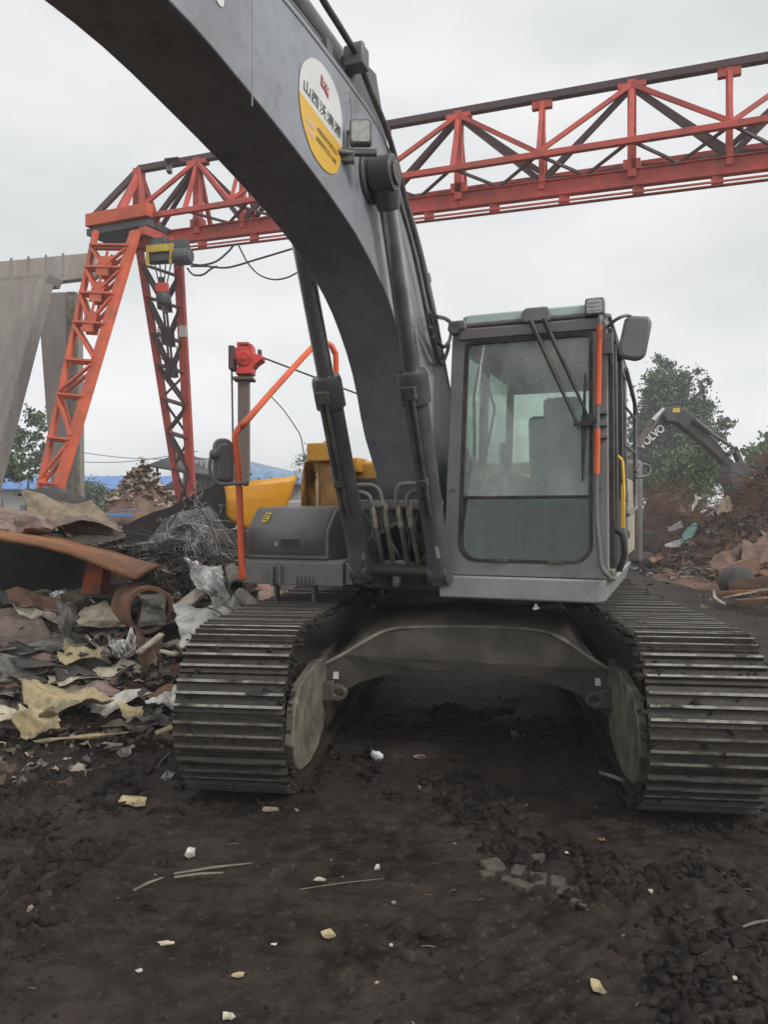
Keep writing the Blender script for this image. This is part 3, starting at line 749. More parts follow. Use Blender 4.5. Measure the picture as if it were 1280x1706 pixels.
for (x0, x1, x2, dd) in ((621, 630, 638, 4.83), (641, 648, 656, 4.82), (664, 672, 680, 4.75), (681, 690, 698, 4.72)):
    mb = MB(); p = smooth_path([at(x0, 845, dd), at(x0 + 2, 862, dd), at(x1, 895, dd), at(x2, 942, dd + .1), at(x2 + 6, 975, dd + .25)], 5)
    mb.tube(p, .0165, 10); ho = mb.build('hydraulic_hose', 'hosebrown', EX); ho.parent = man
    mb = MB(); mb.tube([at(x0, 840, dd), at(x0 + 1, 856, dd), at(x0 + 3.5, 868, dd), at(x0 + 5, 878, dd)], [.019, .021, .024, .024], 12)
    o = mb.build('crimp_fitting', 'fitting', EX); o.parent = man
rr = random.Random(3)
for k in range(7):
    x = 634 + k * 14; mb = MB()
    mb.tube(smooth_path([at(x, 945 + rr.uniform(-6, 6), 4.95), at(x + 12, 938 + rr.uniform(-8, 4), 4.9), at(x + 26, 944 + rr.uniform(-6, 8), 4.95), at(x + 30, 958, 5.1)], 4), .014, 8)
    o = mb.build('hydraulic_hose', 'hose', EX); o.parent = man
for k in range(12):                                   # slack black hoses crowding the boom foot
    x = rr.uniform(598, 722); dd = 4.95 + rr.uniform(0, .35); y0 = rr.uniform(846, 880); mb = MB()
    mb.tube(smooth_path([at(x, y0, dd), at(x + rr.uniform(-14, 14), y0 + 32, dd - .05), at(x + rr.uniform(-24, 24), y0 + 66, dd), at(x + rr.uniform(-34, 34), 955, dd + .15), at(x + rr.uniform(-40, 40), 972, dd + .4)], 5), rr.uniform(.011, .017), 8)
    o = mb.build('hydraulic_hose', 'hose', EX); o.parent = man
mb = MB(); mb.box(at(662, 968, 4.8), RT * .02, FW * .03, Z3 * .03); mb.cyl(at(662, 968, 4.82), at(662, 968, 4.75), .018)
o = mb.build('valve_plug', 'hose', EX, bevel=.004); o.parent = man

# ------------------------------------------------------------------ handrail and its mirror
mb = MB()
hp = [U(1.18, -1.2, 1.06), at(405, 955, 5.42), at(401, 880, 5.43), at(398, 800, 5.44), at(394, 748, 5.45), at(392, 728, 5.46), at(399, 713, 5.5), at(412, 700, 5.54), at(460, 645, 5.92), at(520, 580, 6.38), at(534, 572, 6.46), at(549, 574, 6.5), at(557, 586, 6.52), at(560, 605, 6.54), at(560, 740, 6.6)]
mb.tube(smooth_path(hp, 6), .0245, 12)
mb.box(U(1.16, -1.22, 1.08), RT * .05, FW * .05, Z3 * .03)
hr = mb.build('handrail', 'orange', EX)
mb = MB(); ap = [at(409, 804, 5.4), at(390, 806, 5.38), at(368, 806, 5.36), at(357, 800, 5.35), at(350, 788, 5.34), at(350, 770, 5.34), at(354, 757, 5.36), at(362, 752, 5.38)]
mb.tube(smooth_path(ap, 5), .013, 10); mb.lathe(at(409, 804, 5.4) - Vector((.02, 0, 0)), (1, 0, 0), [(0, .015), (.01, .026), (.035, .026), (.045, .012)], 14); mb.lathe(at(357, 757, 5.36) - Vector((.03, 0, 0)), (1, 0, 0), [(0, .02), (.01, .035), (.05, .035), (.06, .02)], 14)
am = mb.build('mirror_arm', 'charcoal', EX); am.parent = hr
mb = MB(); pp = rrect(-.075, -.17, .075, .17, .05, .065, 6)
c = at(374, 770, 5.44); sx = Vector((.82, .57, 0)); ny = Vector((.57, -.82, 0))
mb.prism([c + sx * x + Z3 * z for x, z in pp], -ny * .05)
mb.prism([c + sx * x * .75 + Z3 * z * .8 + ny * .02 for x, z in pp], -ny * .05)
o = mb.build('rear_view_mirror', 'charcoal', EX, bevel=.018, seg=3); o.parent = hr
# ------------------------------------------------------------------ cab
def CF(u01, z, da=0.0):
    """front face of the cab: u01 0..1 across, leaning back and narrowing slightly with height"""
    t = (z - 1.125) / (2.68 - 1.125)
    ul, ur = .263 + .05 * t, 1.263 - .012 * t
    return U(1.31 - .05 * t + da, ul + (ur - ul) * u01, z)


CB = -.5
mb = MB()
op = rrect(0, 1.13, 1, 2.665, .03, .06, 8)
def sc_r(u0, z0, u1, z1, rb, rt):
    # corner radii in metres, width 1.0 m so u is metres too
    return rrect(u0, z0, u1, z1, rb, rt, 8)
ip = sc_r(.095, 1.215, .905, 2.575, .12, .03)
mb.ringprism([CF(u, z) for u, z in op], [CF(u, z) for u, z in ip], -FW * .07)
cab = mb.build('cab', 'cabgrey', EX, bevel=.01)
mb = MB()     # rubber seal round the opening
i2 = sc_r(.113, 1.232, .887, 2.56, .108, .02)
mb.ringprism([CF(u, z, .003) for u, z in ip], [CF(u, z, .003) for u, z in i2], -FW * .04)
o = mb.build('window_seal', 'black', EX); o.parent = cab
zc = 1.61
mb = MB(); wu = sc_r(.113, zc + .008, .887, 2.56, .01, .02); mb.prism([CF(u, z, -.018) for u, z in wu], -FW * .006)
o = mb.build('windshield', 'windshield', EX, smooth=False); o.parent = cab
mb = MB(); wl_ = sc_r(.113, 1.232, .887, zc - .008, .108, .01); mb.prism([CF(u, z, -.018) for u, z in wl_], -FW * .006)
o = mb.build('lower_window', 'lowglass', EX, smooth=False); o.parent = cab
mb = MB(); mb.box((CF(.1, zc, -.012) + CF(.9, zc, -.012)) / 2, (CF(.9, zc) - CF(.1, zc)) / 2, FW * .012, Z3 * .009)
o = mb.build('window_crossbar', 'black', EX, bevel=.003); o.parent = cab
# window catches at the bottom edge
for uu in (.36, .7):
    mb = MB(); mb.box(CF(uu, 1.225, .006), RT * .045, FW * .008, Z3 * .012)
    o = mb.build('window_catch', 'tanframe', EX, bevel=.003); o.parent = cab
for uu, zz in ((.045, 1.225), (.955, 1.225), (.05, 1.66), (.955, 1.66)):
    mb = MB(); mb.cyl(CF(uu, zz, .0), CF(uu, zz, .008), .011, n=12)
    o = mb.build('frame_bolt', 'tanframe', EX, bevel=.002); o.parent = cab
# side and rear frame: rails and posts
def side_u(s, z):
    t = (z - 1.125) / (2.68 - 1.125); return (.263 + .05 * t) if s < 0 else (1.263 - .012 * t)
def C2(a, s, z, inn=0): return U(a, side_u(s, z) - s * inn, z)
mb = MB()
for s in (-1, 1):
    for a0, a1, z0, z1 in ((1.25, CB, 1.13, 1.6), (1.25, CB, 2.56, 2.66), (.5, .4, 1.6, 2.56), (CB + .1, CB, 1.6, 2.56)):
        mb.hexa([C2(a1, s, z0), C2(a0, s, z0), C2(a0, s, z0, .045), C2(a1, s, z0, .045), C2(a1, s, z1), C2(a0, s, z1), C2(a0, s, z1, .045), C2(a1, s, z1, .045)])
for z0, z1 in ((1.13, 1.72), (2.5, 2.66)):
    mb.hexa([U(CB, .31, z0), U(CB, 1.22, z0), U(CB + .05, 1.22, z0), U(CB + .05, .31, z0), U(CB, .35, z1), U(CB, 1.21, z1), U(CB + .05, 1.21, z1), U(CB + .05, .35, z1)])
o = mb.build('cab_side_frame', 'charcoal', EX, bevel=.008, fix=True); o.parent = cab
for s in (-1, 1):
    for a0, a1 in ((1.25, .5), (.4, CB + .1)):
        mb = MB(); mb.add([C2(a0, s, 1.6, .02), C2(a1, s, 1.6, .02), C2(a1, s, 2.56, .02), C2(a0, s, 2.56, .02)], [(0, 1, 2, 3)])
        o = mb.build('side_window', 'sideglass', EX, smooth=False); o.parent = cab
mb = MB(); mb.add([U(CB + .02, .36, 1.72), U(CB + .02, 1.2, 1.72), U(CB + .02, 1.2, 2.5), U(CB + .02, .36, 2.5)], [(0, 1, 2, 3)])
o = mb.build('rear_window', 'rearglass', EX, smooth=False); o.parent = cab
# door skin on the outer side: black posts, yellow handle bar, guard rail
mb = MB()
for a in (1.2, .98, .45): mb.hexa([U(a - .05, 1.26, 1.15), U(a + .03, 1.26, 1.15), U(a + .03, 1.29, 1.15), U(a - .05, 1.29, 1.15), U(a - .05, 1.25, 2.6), U(a + .03, 1.25, 2.6), U(a + .03, 1.28, 2.6), U(a - .05, 1.28, 2.6)])
mb.box(U(.75, 1.272, 1.38), RT * .012, FW * .3, Z3 * .22); mb.box(U(.75, 1.272, 2.58), RT * .012, FW * .3, Z3 * .03)
dr = mb.build('door', 'black', EX, bevel=.006); dr.parent = cab
mb = MB(); mb.tube([U(1.05, 1.32, 1.83), U(1.06, 1.33, 1.62)], .012, 8); mb.box(U(1.07, 1.325, 1.55), RT * .012, FW * .02, Z3 * .13)
mb.tube([U(1.05, 1.29, 1.86), U(1.05, 1.32, 1.83)], .012, 8)
o = mb.build('door_handle', 'decalyellow', EX, bevel=.004); o.parent = cab
mb = MB(); gp = [U(.4, 1.3, 2.5), U(.05, 1.315, 2.42), U(-.35, 1.32, 2.36), U(-.42, 1.32, 2.28), U(-.42, 1.32, 1.65), U(-.3, 1.33, 1.55), U(.2, 1.3, 1.5)]
mb.tube(gp, .016, 8)
for z in (2.25, 1.98): mb.tube([U(.4, 1.29, z), U(-.42, 1.32, z)], .01, 8)
mb.tube(smooth_path([U(-.2, 1.34, 1.78), U(-.25, 1.42, 1.8), U(-.27, 1.43, 1.86), U(-.22, 1.38, 1.88), U(-.15, 1.34, 1.82)], 4), .012, 8)
o = mb.build('side_guard_rail', 'charcoal', EX); o.parent = cab
mb = MB(); mb.tube(smooth_path([U(1.2, 1.29, 1.42), U(1.2, 1.33, 1.38), U(1.18, 1.34, 1.27), U(1.16, 1.31, 1.17)], 5), .017, 8)
o = mb.build('door_hose', 'black', EX); o.parent = cab
# roof
mb = MB()
rp = [(CB - .03, .33), (1.2, .3), (1.3, .36), (1.31, .8), (1.3, 1.2), (1.22, 1.265), (CB - .03, 1.25)]
mb.prism([U(a - .04, u, 2.668) for a, u in rp], Z3 * .03)
roof = mb.build('cab_roof', 'charcoal', EX, bevel=.01); roof.parent = cab
mb = MB(); rb = [(CB + .1, .36), (1.22, .36), (1.25, .40), (1.25, 1.16), (1.22, 1.2), (CB + .1, 1.2)]
vs = [U(a, u, 2.6985) for a, u in rb] + [U(a - .012, .79 + (u - .79) * .985, 2.752) for a, u in rb]; k = len(rb)
mb.add(vs, [tuple(range(k, 2 * k))] + [(i, (i + 1) % k, (i + 1) % k + k, i + k) for i in range(k)])
o = mb.build('roof_cap', 'roofgreen', EX, bevel=.012, fix=True); o.parent = cab
mb = MB(); mb.hexa([U(.5, .46, 2.754), U(1.1, .46, 2.754), U(1.1, 1.1, 2.754), U(.5, 1.1, 2.754), U(.5, .47, 2.785), U(1.09, .47, 2.785), U(1.09, 1.09, 2.785), U(.5, 1.09, 2.785)])
o = mb.build('roof_hatch', 'sticker', EX, bevel=.008); o.parent = cab
mb = MB(); mb.box(U(1.24, .35, 2.68), RT * .055, FW * .06, Z3 * .03); mb.cyl(U(1.3, .33, 2.665), U(1.2, .33, 2.665), .04, n=16)
o = mb.build('roof_corner_cap', 'charcoal', EX, bevel=.01); o.parent = cab
# header lip below the roof
mb = MB(); mb.box((CF(.05, 2.62, .008) + CF(.95, 2.62, .008)) / 2, (CF(.95, 2.62) - CF(.05, 2.62)) / 2, FW * .012, Z3 * .032)
o = mb.build('roof_header', 'charcoal', EX, bevel=.006); o.parent = cab
# wiper: motor housing, two-arm linkage, blade
mb = MB(); hp = rrect(-.085, -.04, .085, .05, .02, .035, 4); c = CF(.56, 2.70, .03)
mb.prism([c + RT * x + Z3 * z for x, z in hp], -FW * .12)
wm = mb.build('wiper_motor', 'cabgrey', EX, bevel=.01); wm.parent = cab
W0, W1 = CF(.53, 2.665, .06), CF(.615, 2.665, .06); J0, J1 = CF(.825, 2.03, .06), CF(.90, 2.05, .06)
mb = MB()
mb.tube([W0, W0.lerp(J0, .55), J0], [.016, .012, .007], 8); mb.tube([W1, W1.lerp(J1, .55), J1], [.016, .012, .007], 8)
mb.beam(J0 - RT * .02, J1 + RT * .04, .012, .022); mb.box(J1 - RT * .02, RT * .03, FW * .014, Z3 * .03)
mb.cyl(J0 - FW * .02, J0 + FW * .012, .012, n=12); mb.cyl(J1 - FW * .02, J1 + FW * .012, .012, n=12)
o = mb.build('wiper_arm', 'black', EX, bevel=.002); o.parent = cab
mb = MB(); b0, b1 = CF(.868, 2.33, .03), CF(.852, 1.70, .03); mb.tube([b0, b0.lerp(b1, .1), b0.lerp(b1, .33), b0.lerp(b1, .5), b0.lerp(b1, .67), b0.lerp(b1, .9), b1], [.004, .006, .010, .014, .010, .006, .004], 6)
mb.beam(b0 - FW * .014, b1 - FW * .014, .006, .012)
o = mb.build('wiper_blade', 'black', EX); o.parent = cab
# grab rail on the outer front post: orange sleeves over a grey pipe
g = lambda z, du=0: CF(.955 + du, z, .045)
mb = MB(); mb.tube(smooth_path([CF(.965, 2.655, .0), g(2.64, .004), g(2.5), g(2.1, -.012), g(1.7, -.02), g(1.5, -.02), g(1.32, -.005), g(1.22, .005), g(1.17, .03), CF(1.0, 1.15, .02)], 6), .0145, 10)
gr = mb.build('grab_rail', 'charcoal', EX); gr.parent = cab
mb = MB(); mb.tube([g(2.60, .002), g(2.5), g(2.14, -.011)], .0185, 12); mb.tube([g(2.0, -.0135), g(1.74, -.0185)], .0185, 12)
o = mb.build('orange_sleeve', 'orange', EX); o.parent = cab
for z in (2.1, 2.03, 1.96):
    mb = MB(); mb.box(CF(.975, z, .02), RT * .022, FW * .028, Z3 * .014)
    o = mb.build('rail_bracket', 'charcoal', EX, bevel=.004); o.parent = cab
# work lamp on the roof corner
mb = MB(); c = CF(.925, 2.715, .04); pp = rrect(-.055, -.045, .055, .055, .016, .016, 3)
mb.prism([c + RT * x + Z3 * z for x, z in pp], -FW * .09)
o = mb.build('roof_work_lamp', 'mirrorback', EX, bevel=.008); o.parent = cab
mb = MB(); mb.prism([c + RT * x * .78 + Z3 * (z * .78) + FW * .004 for x, z in pp], -FW * .006)
for k in range(3): mb.box(c + Z3 * (-.018 + .022 * k) + FW * .006, RT * .035, FW * .002, Z3 * .0025)
o = mb.build('lamp_lens', 'lens', EX); o.parent = cab
# big mirror
mb = MB()
mp = [(1036, 596), (1031, 585), (1032, 572), (1041, 532), (1047, 526), (1060, 525), (1080, 526), (1087, 532), (1086, 545), (1077, 590), (1071, 598), (1058, 600)]
q = [at(x, y, 4.36 - (x - 1060) * .001) for x, y in mp]
mb.prism(q, Vector((.25, .95, 0)) * .06)
o = mb.build('cab_mirror', 'mirrorback', EX, bevel=.02, seg=3); o.parent = cab
mb = MB(); mb.tube(smooth_path([CF(1.0, 2.6, -.0), at(1028, 532, 4.37), at(1046, 526, 4.38), at(1062, 535, 4.42)], 5), .01, 8); mb.box(CF(1.0, 2.5, -.01), RT * .025, FW * .03, Z3 * .06); mb.tube([CF(1.0, 2.5), CF(1.02, 2.38, -.05)], .01, 8)
o = mb.build('mirror_arm', 'charcoal', EX); o.parent = cab
# base box below the cab
mb = MB()
bp = [(1.34, .245), (1.34, 1.235), (1.28, 1.285), (CB, 1.285), (CB, .245)]
v0 = [U(a, u, 1.127) for a, u in bp]; v1 = [U(a - (.0 if a < 0 else .012), .245 + (u - .245) * (.955 if u > 1 else 1), .99) for a, u in bp]
mb.add(v0 + v1, [tuple(range(5)), tuple(reversed(range(5, 10)))] + [(i, (i + 1) % 5, (i + 1) % 5 + 5, i + 5) for i in range(5)])
o = mb.build('cab_base_plate', 'plate', EX, bevel=.012, fix=True); o.parent = cab
mb = MB(); mb.box(U(1.27, 1.25, 1.135), RT * .05, FW * .05, Z3 * .012); mb.box(U(1.24, 1.275, 1.16), RT * .02, FW * .06, Z3 * .03)
o = mb.build('mounting_foot', 'tanframe', EX, bevel=.008); o.parent = cab
Vv, Ff = clod_mesh([tuple(at(893, 1009, 4.6)), tuple(at(891, 1014, 4.6)), tuple(at(896, 1013, 4.6))], [.012, .012, .01], 3)
o = raw_object('paper_scrap', Vv, Ff, 'white', parent=EX); o.parent = cab
# inside: floor, seat, consoles, levers, monitor
mb = MB(); mb.box(U(.4, .77, 1.15), RT * .46, FW * .85, Z3 * .015)
mb.box(U(.12, 1.12, 1.48), RT * .09, FW * .32, Z3 * .32); mb.box(U(.12, .44, 1.48), RT * .09, FW * .32, Z3 * .32)
mb.box(U(-.3, .77, 1.4), RT * .4, FW * .12, Z3 * .25)
o = mb.build('console', 'interior', EX, bevel=.03); o.parent = cab
mb = MB()
def seat_part(a, z, ha, hz, hu, tilt):
    ex = RT * hu; f = (FW * math.cos(tilt) + Z3 * math.sin(tilt)); n_ = (Z3 * math.cos(tilt) - FW * math.sin(tilt)); mb.box(U(a, .79, z), ex, f * ha, n_ * hz)
seat_part(.15, 1.62, .26, .07, .25, .08); seat_part(-.16, 1.95, .07, .32, .25, -.12); seat_part(-.22, 2.32, .05, .1, .15, -.1)
o = mb.build('seat', 'seat', EX, bevel=.045, seg=3); o.parent = cab
for u in (.47, 1.1):
    mb = MB(); mb.tube([U(.42, u, 1.72), U(.5, u, 1.9), U(.5, u, 1.93)], [.014, .012, .022], 10); mb.lathe(U(.5, u, 1.9), (0, 0, 1), [(0, .018), (.03, .026), (.09, .024), (.11, .008)], 12)
    mb.lathe(U(.4, u, 1.66), (0, 0, 1), [(0, .06), (.04, .05), (.08, .02)], 12)
    o = mb.build('joystick', 'black', EX); o.parent = cab
for u in (.68, .84):
    mb = MB(); mb.tube([U(.95, u, 1.16), U(.98, u, 1.45), U(.9, u, 1.68), U(.86, u, 1.72)], .012, 8); mb.box(U(1.0, u, 1.22), RT * .05, FW * .1, Z3 * .012)
    o = mb.build('travel_lever', 'interior', EX); o.parent = cab
mb = MB(); mb.box(U(.98, .4, 1.72), RT * .05, FW * .04, Z3 * .13); mb.tube([U(.95, .38, 1.55), U(.9, .36, 2.3), U(.8, .37, 2.5)], .012, 8); mb.tube([U(.98, .46, 1.9), U(.9, .5, 2.2), U(.85, .4, 2.52)], .01, 8)
mb.tube([U(.85, .62, 1.62), U(.92, .55, 1.9)], .02, 8)
o = mb.build('monitor', 'black', EX, bevel=.01); o.parent = cab
mb = MB(); mb.tube(smooth_path([U(1.04, .36, 1.63), U(1.04, .4, 1.8), U(1.04, .44, 1.76), U(1.04, .5, 1.6)], 5), .008, 8)
o = mb.build('yellow_lever', 'sticker', EX); o.parent = cab
mb = MB(); mb.cyl(U(.85, .77, 1.3), U(.85, .77, 1.32), .0, .0) if False else None
mb.box(U(.9, .55, 1.35), RT * .08, FW * .1, Z3 * .15); mb.box(U(.8, .98, 1.4), RT * .08, FW * .08, Z3 * .06); mb.box(U(.9, .77, 1.19), RT * .3, FW * .2, Z3 * .02)
o = mb.build('footwell', 'interior', EX, bevel=.02); o.parent = cab
# =================================================================== ground
M['dirt'] = mat('wet_black_mud', (.011, .008, .0063), (.04, .03, .0235), rough=.62, scale=9, detail=10, bump=.7, bump_scale=48, rough_var=.2,
                dust=(.062, .047, .038), dust_amt=.75, dust_scale=1.6, spots=(.075, .058, .046), spot_amt=.4, spot_scale=34, spec=.14)
M['clod'] = mat('broken_mud_clods', (.024, .0178, .014), (.013, .0098, .008), rough=.75, scale=12, bump=.5, bump_scale=80, spec=.25)


def seg_dist(x, y, ax, ay, bx, by):
    dx, dy = bx - ax, by - ay; t = np.clip(((x - ax) * dx + (y - ay) * dy) / (dx * dx + dy * dy), 0, 1)
    return np.hypot(x - ax - t * dx, y - ay - t * dy), t


RIDGE = [(.38, 4.3, .62, 3.55), (.62, 3.55, 1.05, 2.75), (1.05, 2.75, 1.2, 2.1), (1.3, 3.1, 1.65, 2.6)]


def rough_mask(x, y):
    m = np.zeros_like(x)
    for i, s in enumerate(RIDGE):
        d, t = seg_dist(x, y, *s); m = np.maximum(m, 1 - sstep(.06, .34 if i != 2 else .5, d + .2 * (fbm(x * 3, y * 3, 3, 31) - .5)))
    left = sstep(.2, .75, -.62 - x + .5 * (fbm(x * 1.6, y * 1.6, 3, 7) - .5)) * (1 - sstep(4.6, 5.6, y))
    m = np.maximum(m, left * (.45 + .9 * fbm(x * 2.2, y * 2.2, 3, 9)))
    right = sstep(1.15, 1.7, x + .5 * (fbm(x * 2, y * 2, 3, 13) - .5)) * (1 - sstep(2.7, 3.3, y))
    m = np.maximum(m, right * .6)
    mid = .75 * sstep(.47, .62, fbm(x * 1.7, y * 1.7, 3, 21))
    return np.clip(np.maximum(m, mid), 0, 1)


def gheight(x, y):
    r = np.hypot(x, y - 4)
    near = 1 - sstep(14, 30, r)
    h = .07 * (fbm(x * .5, y * .5, 3, 3) - .45) * near
    rm = rough_mask(x, y)
    bl = fbm(x * 9, y * 9, 4, 5); bl = np.abs(bl - .47) * 2
    h = h + rm * (.10 * fbm(x * 3.1, y * 3.1, 3, 15) + .10 * (1 - bl) * fbm(x * 6, y * 6, 2, 16) + .045 * np.abs(fbm(x * 17, y * 17, 3, 17) - .47) * 2 + .02 * fbm(x * 40, y * 40, 2, 18) - .085) * near
    # cleat prints: short broken bars lying across the machine's path, patchy
    q = x * .087 + y * .996; p_ = x - .087 * y
    lane = sstep(.40, .58, fbm(x * .9 + 40, y * 1.2, 3, 19)) * (1 - rm) * (1 - sstep(9, 14, r))
    st_ = fbm(p_ * 2.6, q * 24, 4, 61); h = h - .085 * lane * np.abs(st_ - .47) + .012 * lane * sstep(.52, .6, st_)
    ph = q / .075 + 2.2 * (fbm(x * 2.2, y * 2.2, 3, 23) - .5)
    h = h - .016 * lane * sstep(.6, .95, .5 + .5 * np.sin(2 * PI * ph)) * sstep(.46, .58, fbm(p_ * 2.4, q * 7, 3, 63))
    q2 = (x * .55 - y * .83); p2 = x * .83 + y * .55
    lane2 = sstep(.46, .58, fbm(x * 1.1 + 9, y * 1.3 + 5, 3, 33)) * sstep(.1, .5, x) * (1 - rm) * (1 - sstep(3.2, 3.8, y))
    h = h - .095 * lane2 * np.abs(fbm(p2 * 2.4, q2 * 20, 4, 65) - .47)
    h = h - .018 * lane2 * sstep(.6, .95, .5 + .5 * np.sin(2 * PI * (q2 / .085 + 1.8 * fbm(x * 2, y * 2, 3, 29)))) * sstep(.46, .6, fbm(p2 * 2.6, q2 * 6, 3, 67))
    h = h + (.018 * (fbm(x * 14, y * 14, 3, 25) - .45) + .03 * np.abs(fbm(x * 6, y * 6, 5, 26) - .47) - .01 * np.abs(fbm(x * 30, y * 30, 2, 27) - .47)) * near
    # flat under the tracks
    d1, _ = seg_dist(x, y, *(tuple(V(2.0, -1.175, 0))[:2] + tuple(V(-2, -1.175, 0))[:2])); d2, _ = seg_dist(x, y, *(tuple(V(2.0, 1.175, 0))[:2] + tuple(V(-2, 1.175, 0))[:2]))
    f = sstep(.3, .55, np.minimum(d1, d2)); h = h * f + .0 * (1 - f)
    # bank rising towards the right hand heap and slow swell far off
    h = h + .35 * sstep(20, 60, y) * (fbm(x * .05, y * .05, 2, 41))
    return h


def spaced(lo, hi, f0, f1, step, grow):
    c = list(np.arange(f0, f1 + step / 2, step)); s = step; p = c[-1]
    while p < hi: s *= grow; p += s; c.append(p)
    s = step; p = c[0]
    while p > lo: s *= grow; p -= s; c.insert(0, p)
    return np.array(c)


gx = spaced(-380, 380, -2.3, 2.6, .0125, 1.045); gy = spaced(-60, 400, 1.9, 5.3, .0125, 1.04)
X, Y = np.meshgrid(gx, gy); Zg = gheight(X, Y)
ny_, nx_ = X.shape; idx = np.arange(nx_ * ny_).reshape(ny_, nx_)
Ff = np.stack([idx[:-1, :-1], idx[:-1, 1:], idx[1:, 1:], idx[1:, :-1]], -1).reshape(-1, 4)
g = raw_object('ground', np.stack([X, Y, Zg], -1).reshape(-1, 3), Ff, 'dirt', smooth=True); tag(g, kind='structure')


def gz(x, y): return float(gheight(np.array([x]), np.array([y]))[0])


# broken clods thrown up between and beside the tracks
cs = []; sz = []
rg = np.random.default_rng(8)
n_ = 160000
x = rg.uniform(-2.6, 2.6, n_); y = 1.7 + 4.6 * rg.random(n_) ** 1.3
m = rough_mask(x, y); keep = (rg.random(n_) < .012 + .6 * m ** 2 * sstep(.35, .6, fbm(x * 4, y * 4, 3, 77))) & ~((y > 4.0) & (((x > -1.3) & (x < -.3)) | ((x > 1.0) & (x < 2.1))))
x, y, m = x[keep][:24000], y[keep][:24000], m[keep][:24000]
sz = .003 + .004 * rg.random(len(x)) + np.where(m > .35, .03 * rg.random(len(x)) ** 8 + .007 * rg.random(len(x)), .004 * rg.random(len(x)))
for sv in (-1, 1):                                    # mud squeezed up round the foot of each track
    bb = rg.uniform(-2.2, 2.5, 900); vv = sv * 1.16 + np.where(bb > 2.1, rg.uniform(-.36, .36, 900), np.where(rg.random(900) < .5, -1, 1) * (.31 + np.abs(rg.normal(0, .05, 900))))
    bb = np.where(bb > 2.1, 2.22 + np.abs(rg.normal(0, .1, 900)), bb)
    x = np.concatenate([x, SU.x + FU.x * bb + RU.x * vv]); y = np.concatenate([y, SU.y + FU.y * bb + RU.y * vv]); sz = np.concatenate([sz, .006 + .03 * rg.random(900) ** 3])
cs = np.stack([x, y, gheight(x, y) - sz * .12], -1)
big = sz > .016
Vb, Fb = clod_mesh(cs[big], sz[big], 2, .7, .6)
Vv, Ff = clod_mesh(cs[~big], sz[~big], 4, .75, .55, small=True)
Ff = np.concatenate([Fb, Ff + len(Vb)]); Vv = np.concatenate([Vb, Vv])
tag(raw_object('mud_clods', Vv, Ff, 'clod'), kind='stuff')
# =================================================================== red truss gantry crane
PL2, PR2 = Vector((-4.4, 18.2, 0)), Vector((6.99, 14.0, 0)); GD = PR2 - PL2
GN = Vector((GD.y, -GD.x, 0)).normalized()            # towards the viewer
if GN.y > 0: GN = -GN


def gs(px): k = (px - CX) / FPX; return (k * PL2.y - PL2.x) / (GD.x - k * GD.y)
def G(s, off, z): return PL2 + GD * s + GN * off + Z3 * z


ZT, ZB, ZN = lambda s: 9.86 - .08 * s, lambda s: 8.08 - .18 * s, lambda s: 8.44 - .03 * s
CR = thing('gantry_crane', 'red lattice girder gantry crane with splayed truss legs standing behind the excavator', 'gantry crane', G(-.2, 0, 0))
S_L, S_R = gs(232), 1.52
mb = MB()
mb.beam(G(S_L, 0, ZT(S_L)), G(S_R, 0, ZT(S_R)), .16, .15); mb.cur = 0
top = mb.build('top_chord', 'darkcrane', CR, bevel=.01)
for off, z0 in ((.55, ZN), (-.55, ZN)):
    mb = MB(); mb.beam(G(gs(235), off, z0(0)), G(S_R, off, z0(S_R)), .11, .12); mb.build('side_chord', 'redcrane', CR, bevel=.008)
mb = MB(); s0 = gs(222)
mb.beam(G(s0, 0, ZB(s0)), G(S_R, 0, ZB(S_R)), .05, .3)
mb.beam(G(s0, 0, ZB(s0) + .155), G(S_R, 0, ZB(S_R) + .155), .17, .022); mb.beam(G(s0, 0, ZB(s0) - .155), G(S_R, 0, ZB(S_R) - .155), .17, .022)
main = mb.build('main_beam', 'redcrane', CR, bevel=.006)
mb = MB(); mb.beam(G(gs(300), 0, ZB(.0) - .34), G(S_R, 0, ZB(S_R) - .34), .1, .025); 
mb.beam(G(gs(300), .1, ZB(.0) - .30), G(S_R, .1, ZB(S_R) - .30), .03, .04)
for i in range(13):
    s = .01 + i * .115; mb.beam(G(s, 0, ZB(s) - .16), G(s, 0, ZB(s) - .335), .08, .2, up=(1, 0, 0))
mb.build('hoist_rail', 'redcrane', CR, bevel=.004)
bay = .1412
nodes = [(gs(330), True)] + [(.5233 + bay * k, k % 2 == 0) for k in range(-3, 8)]
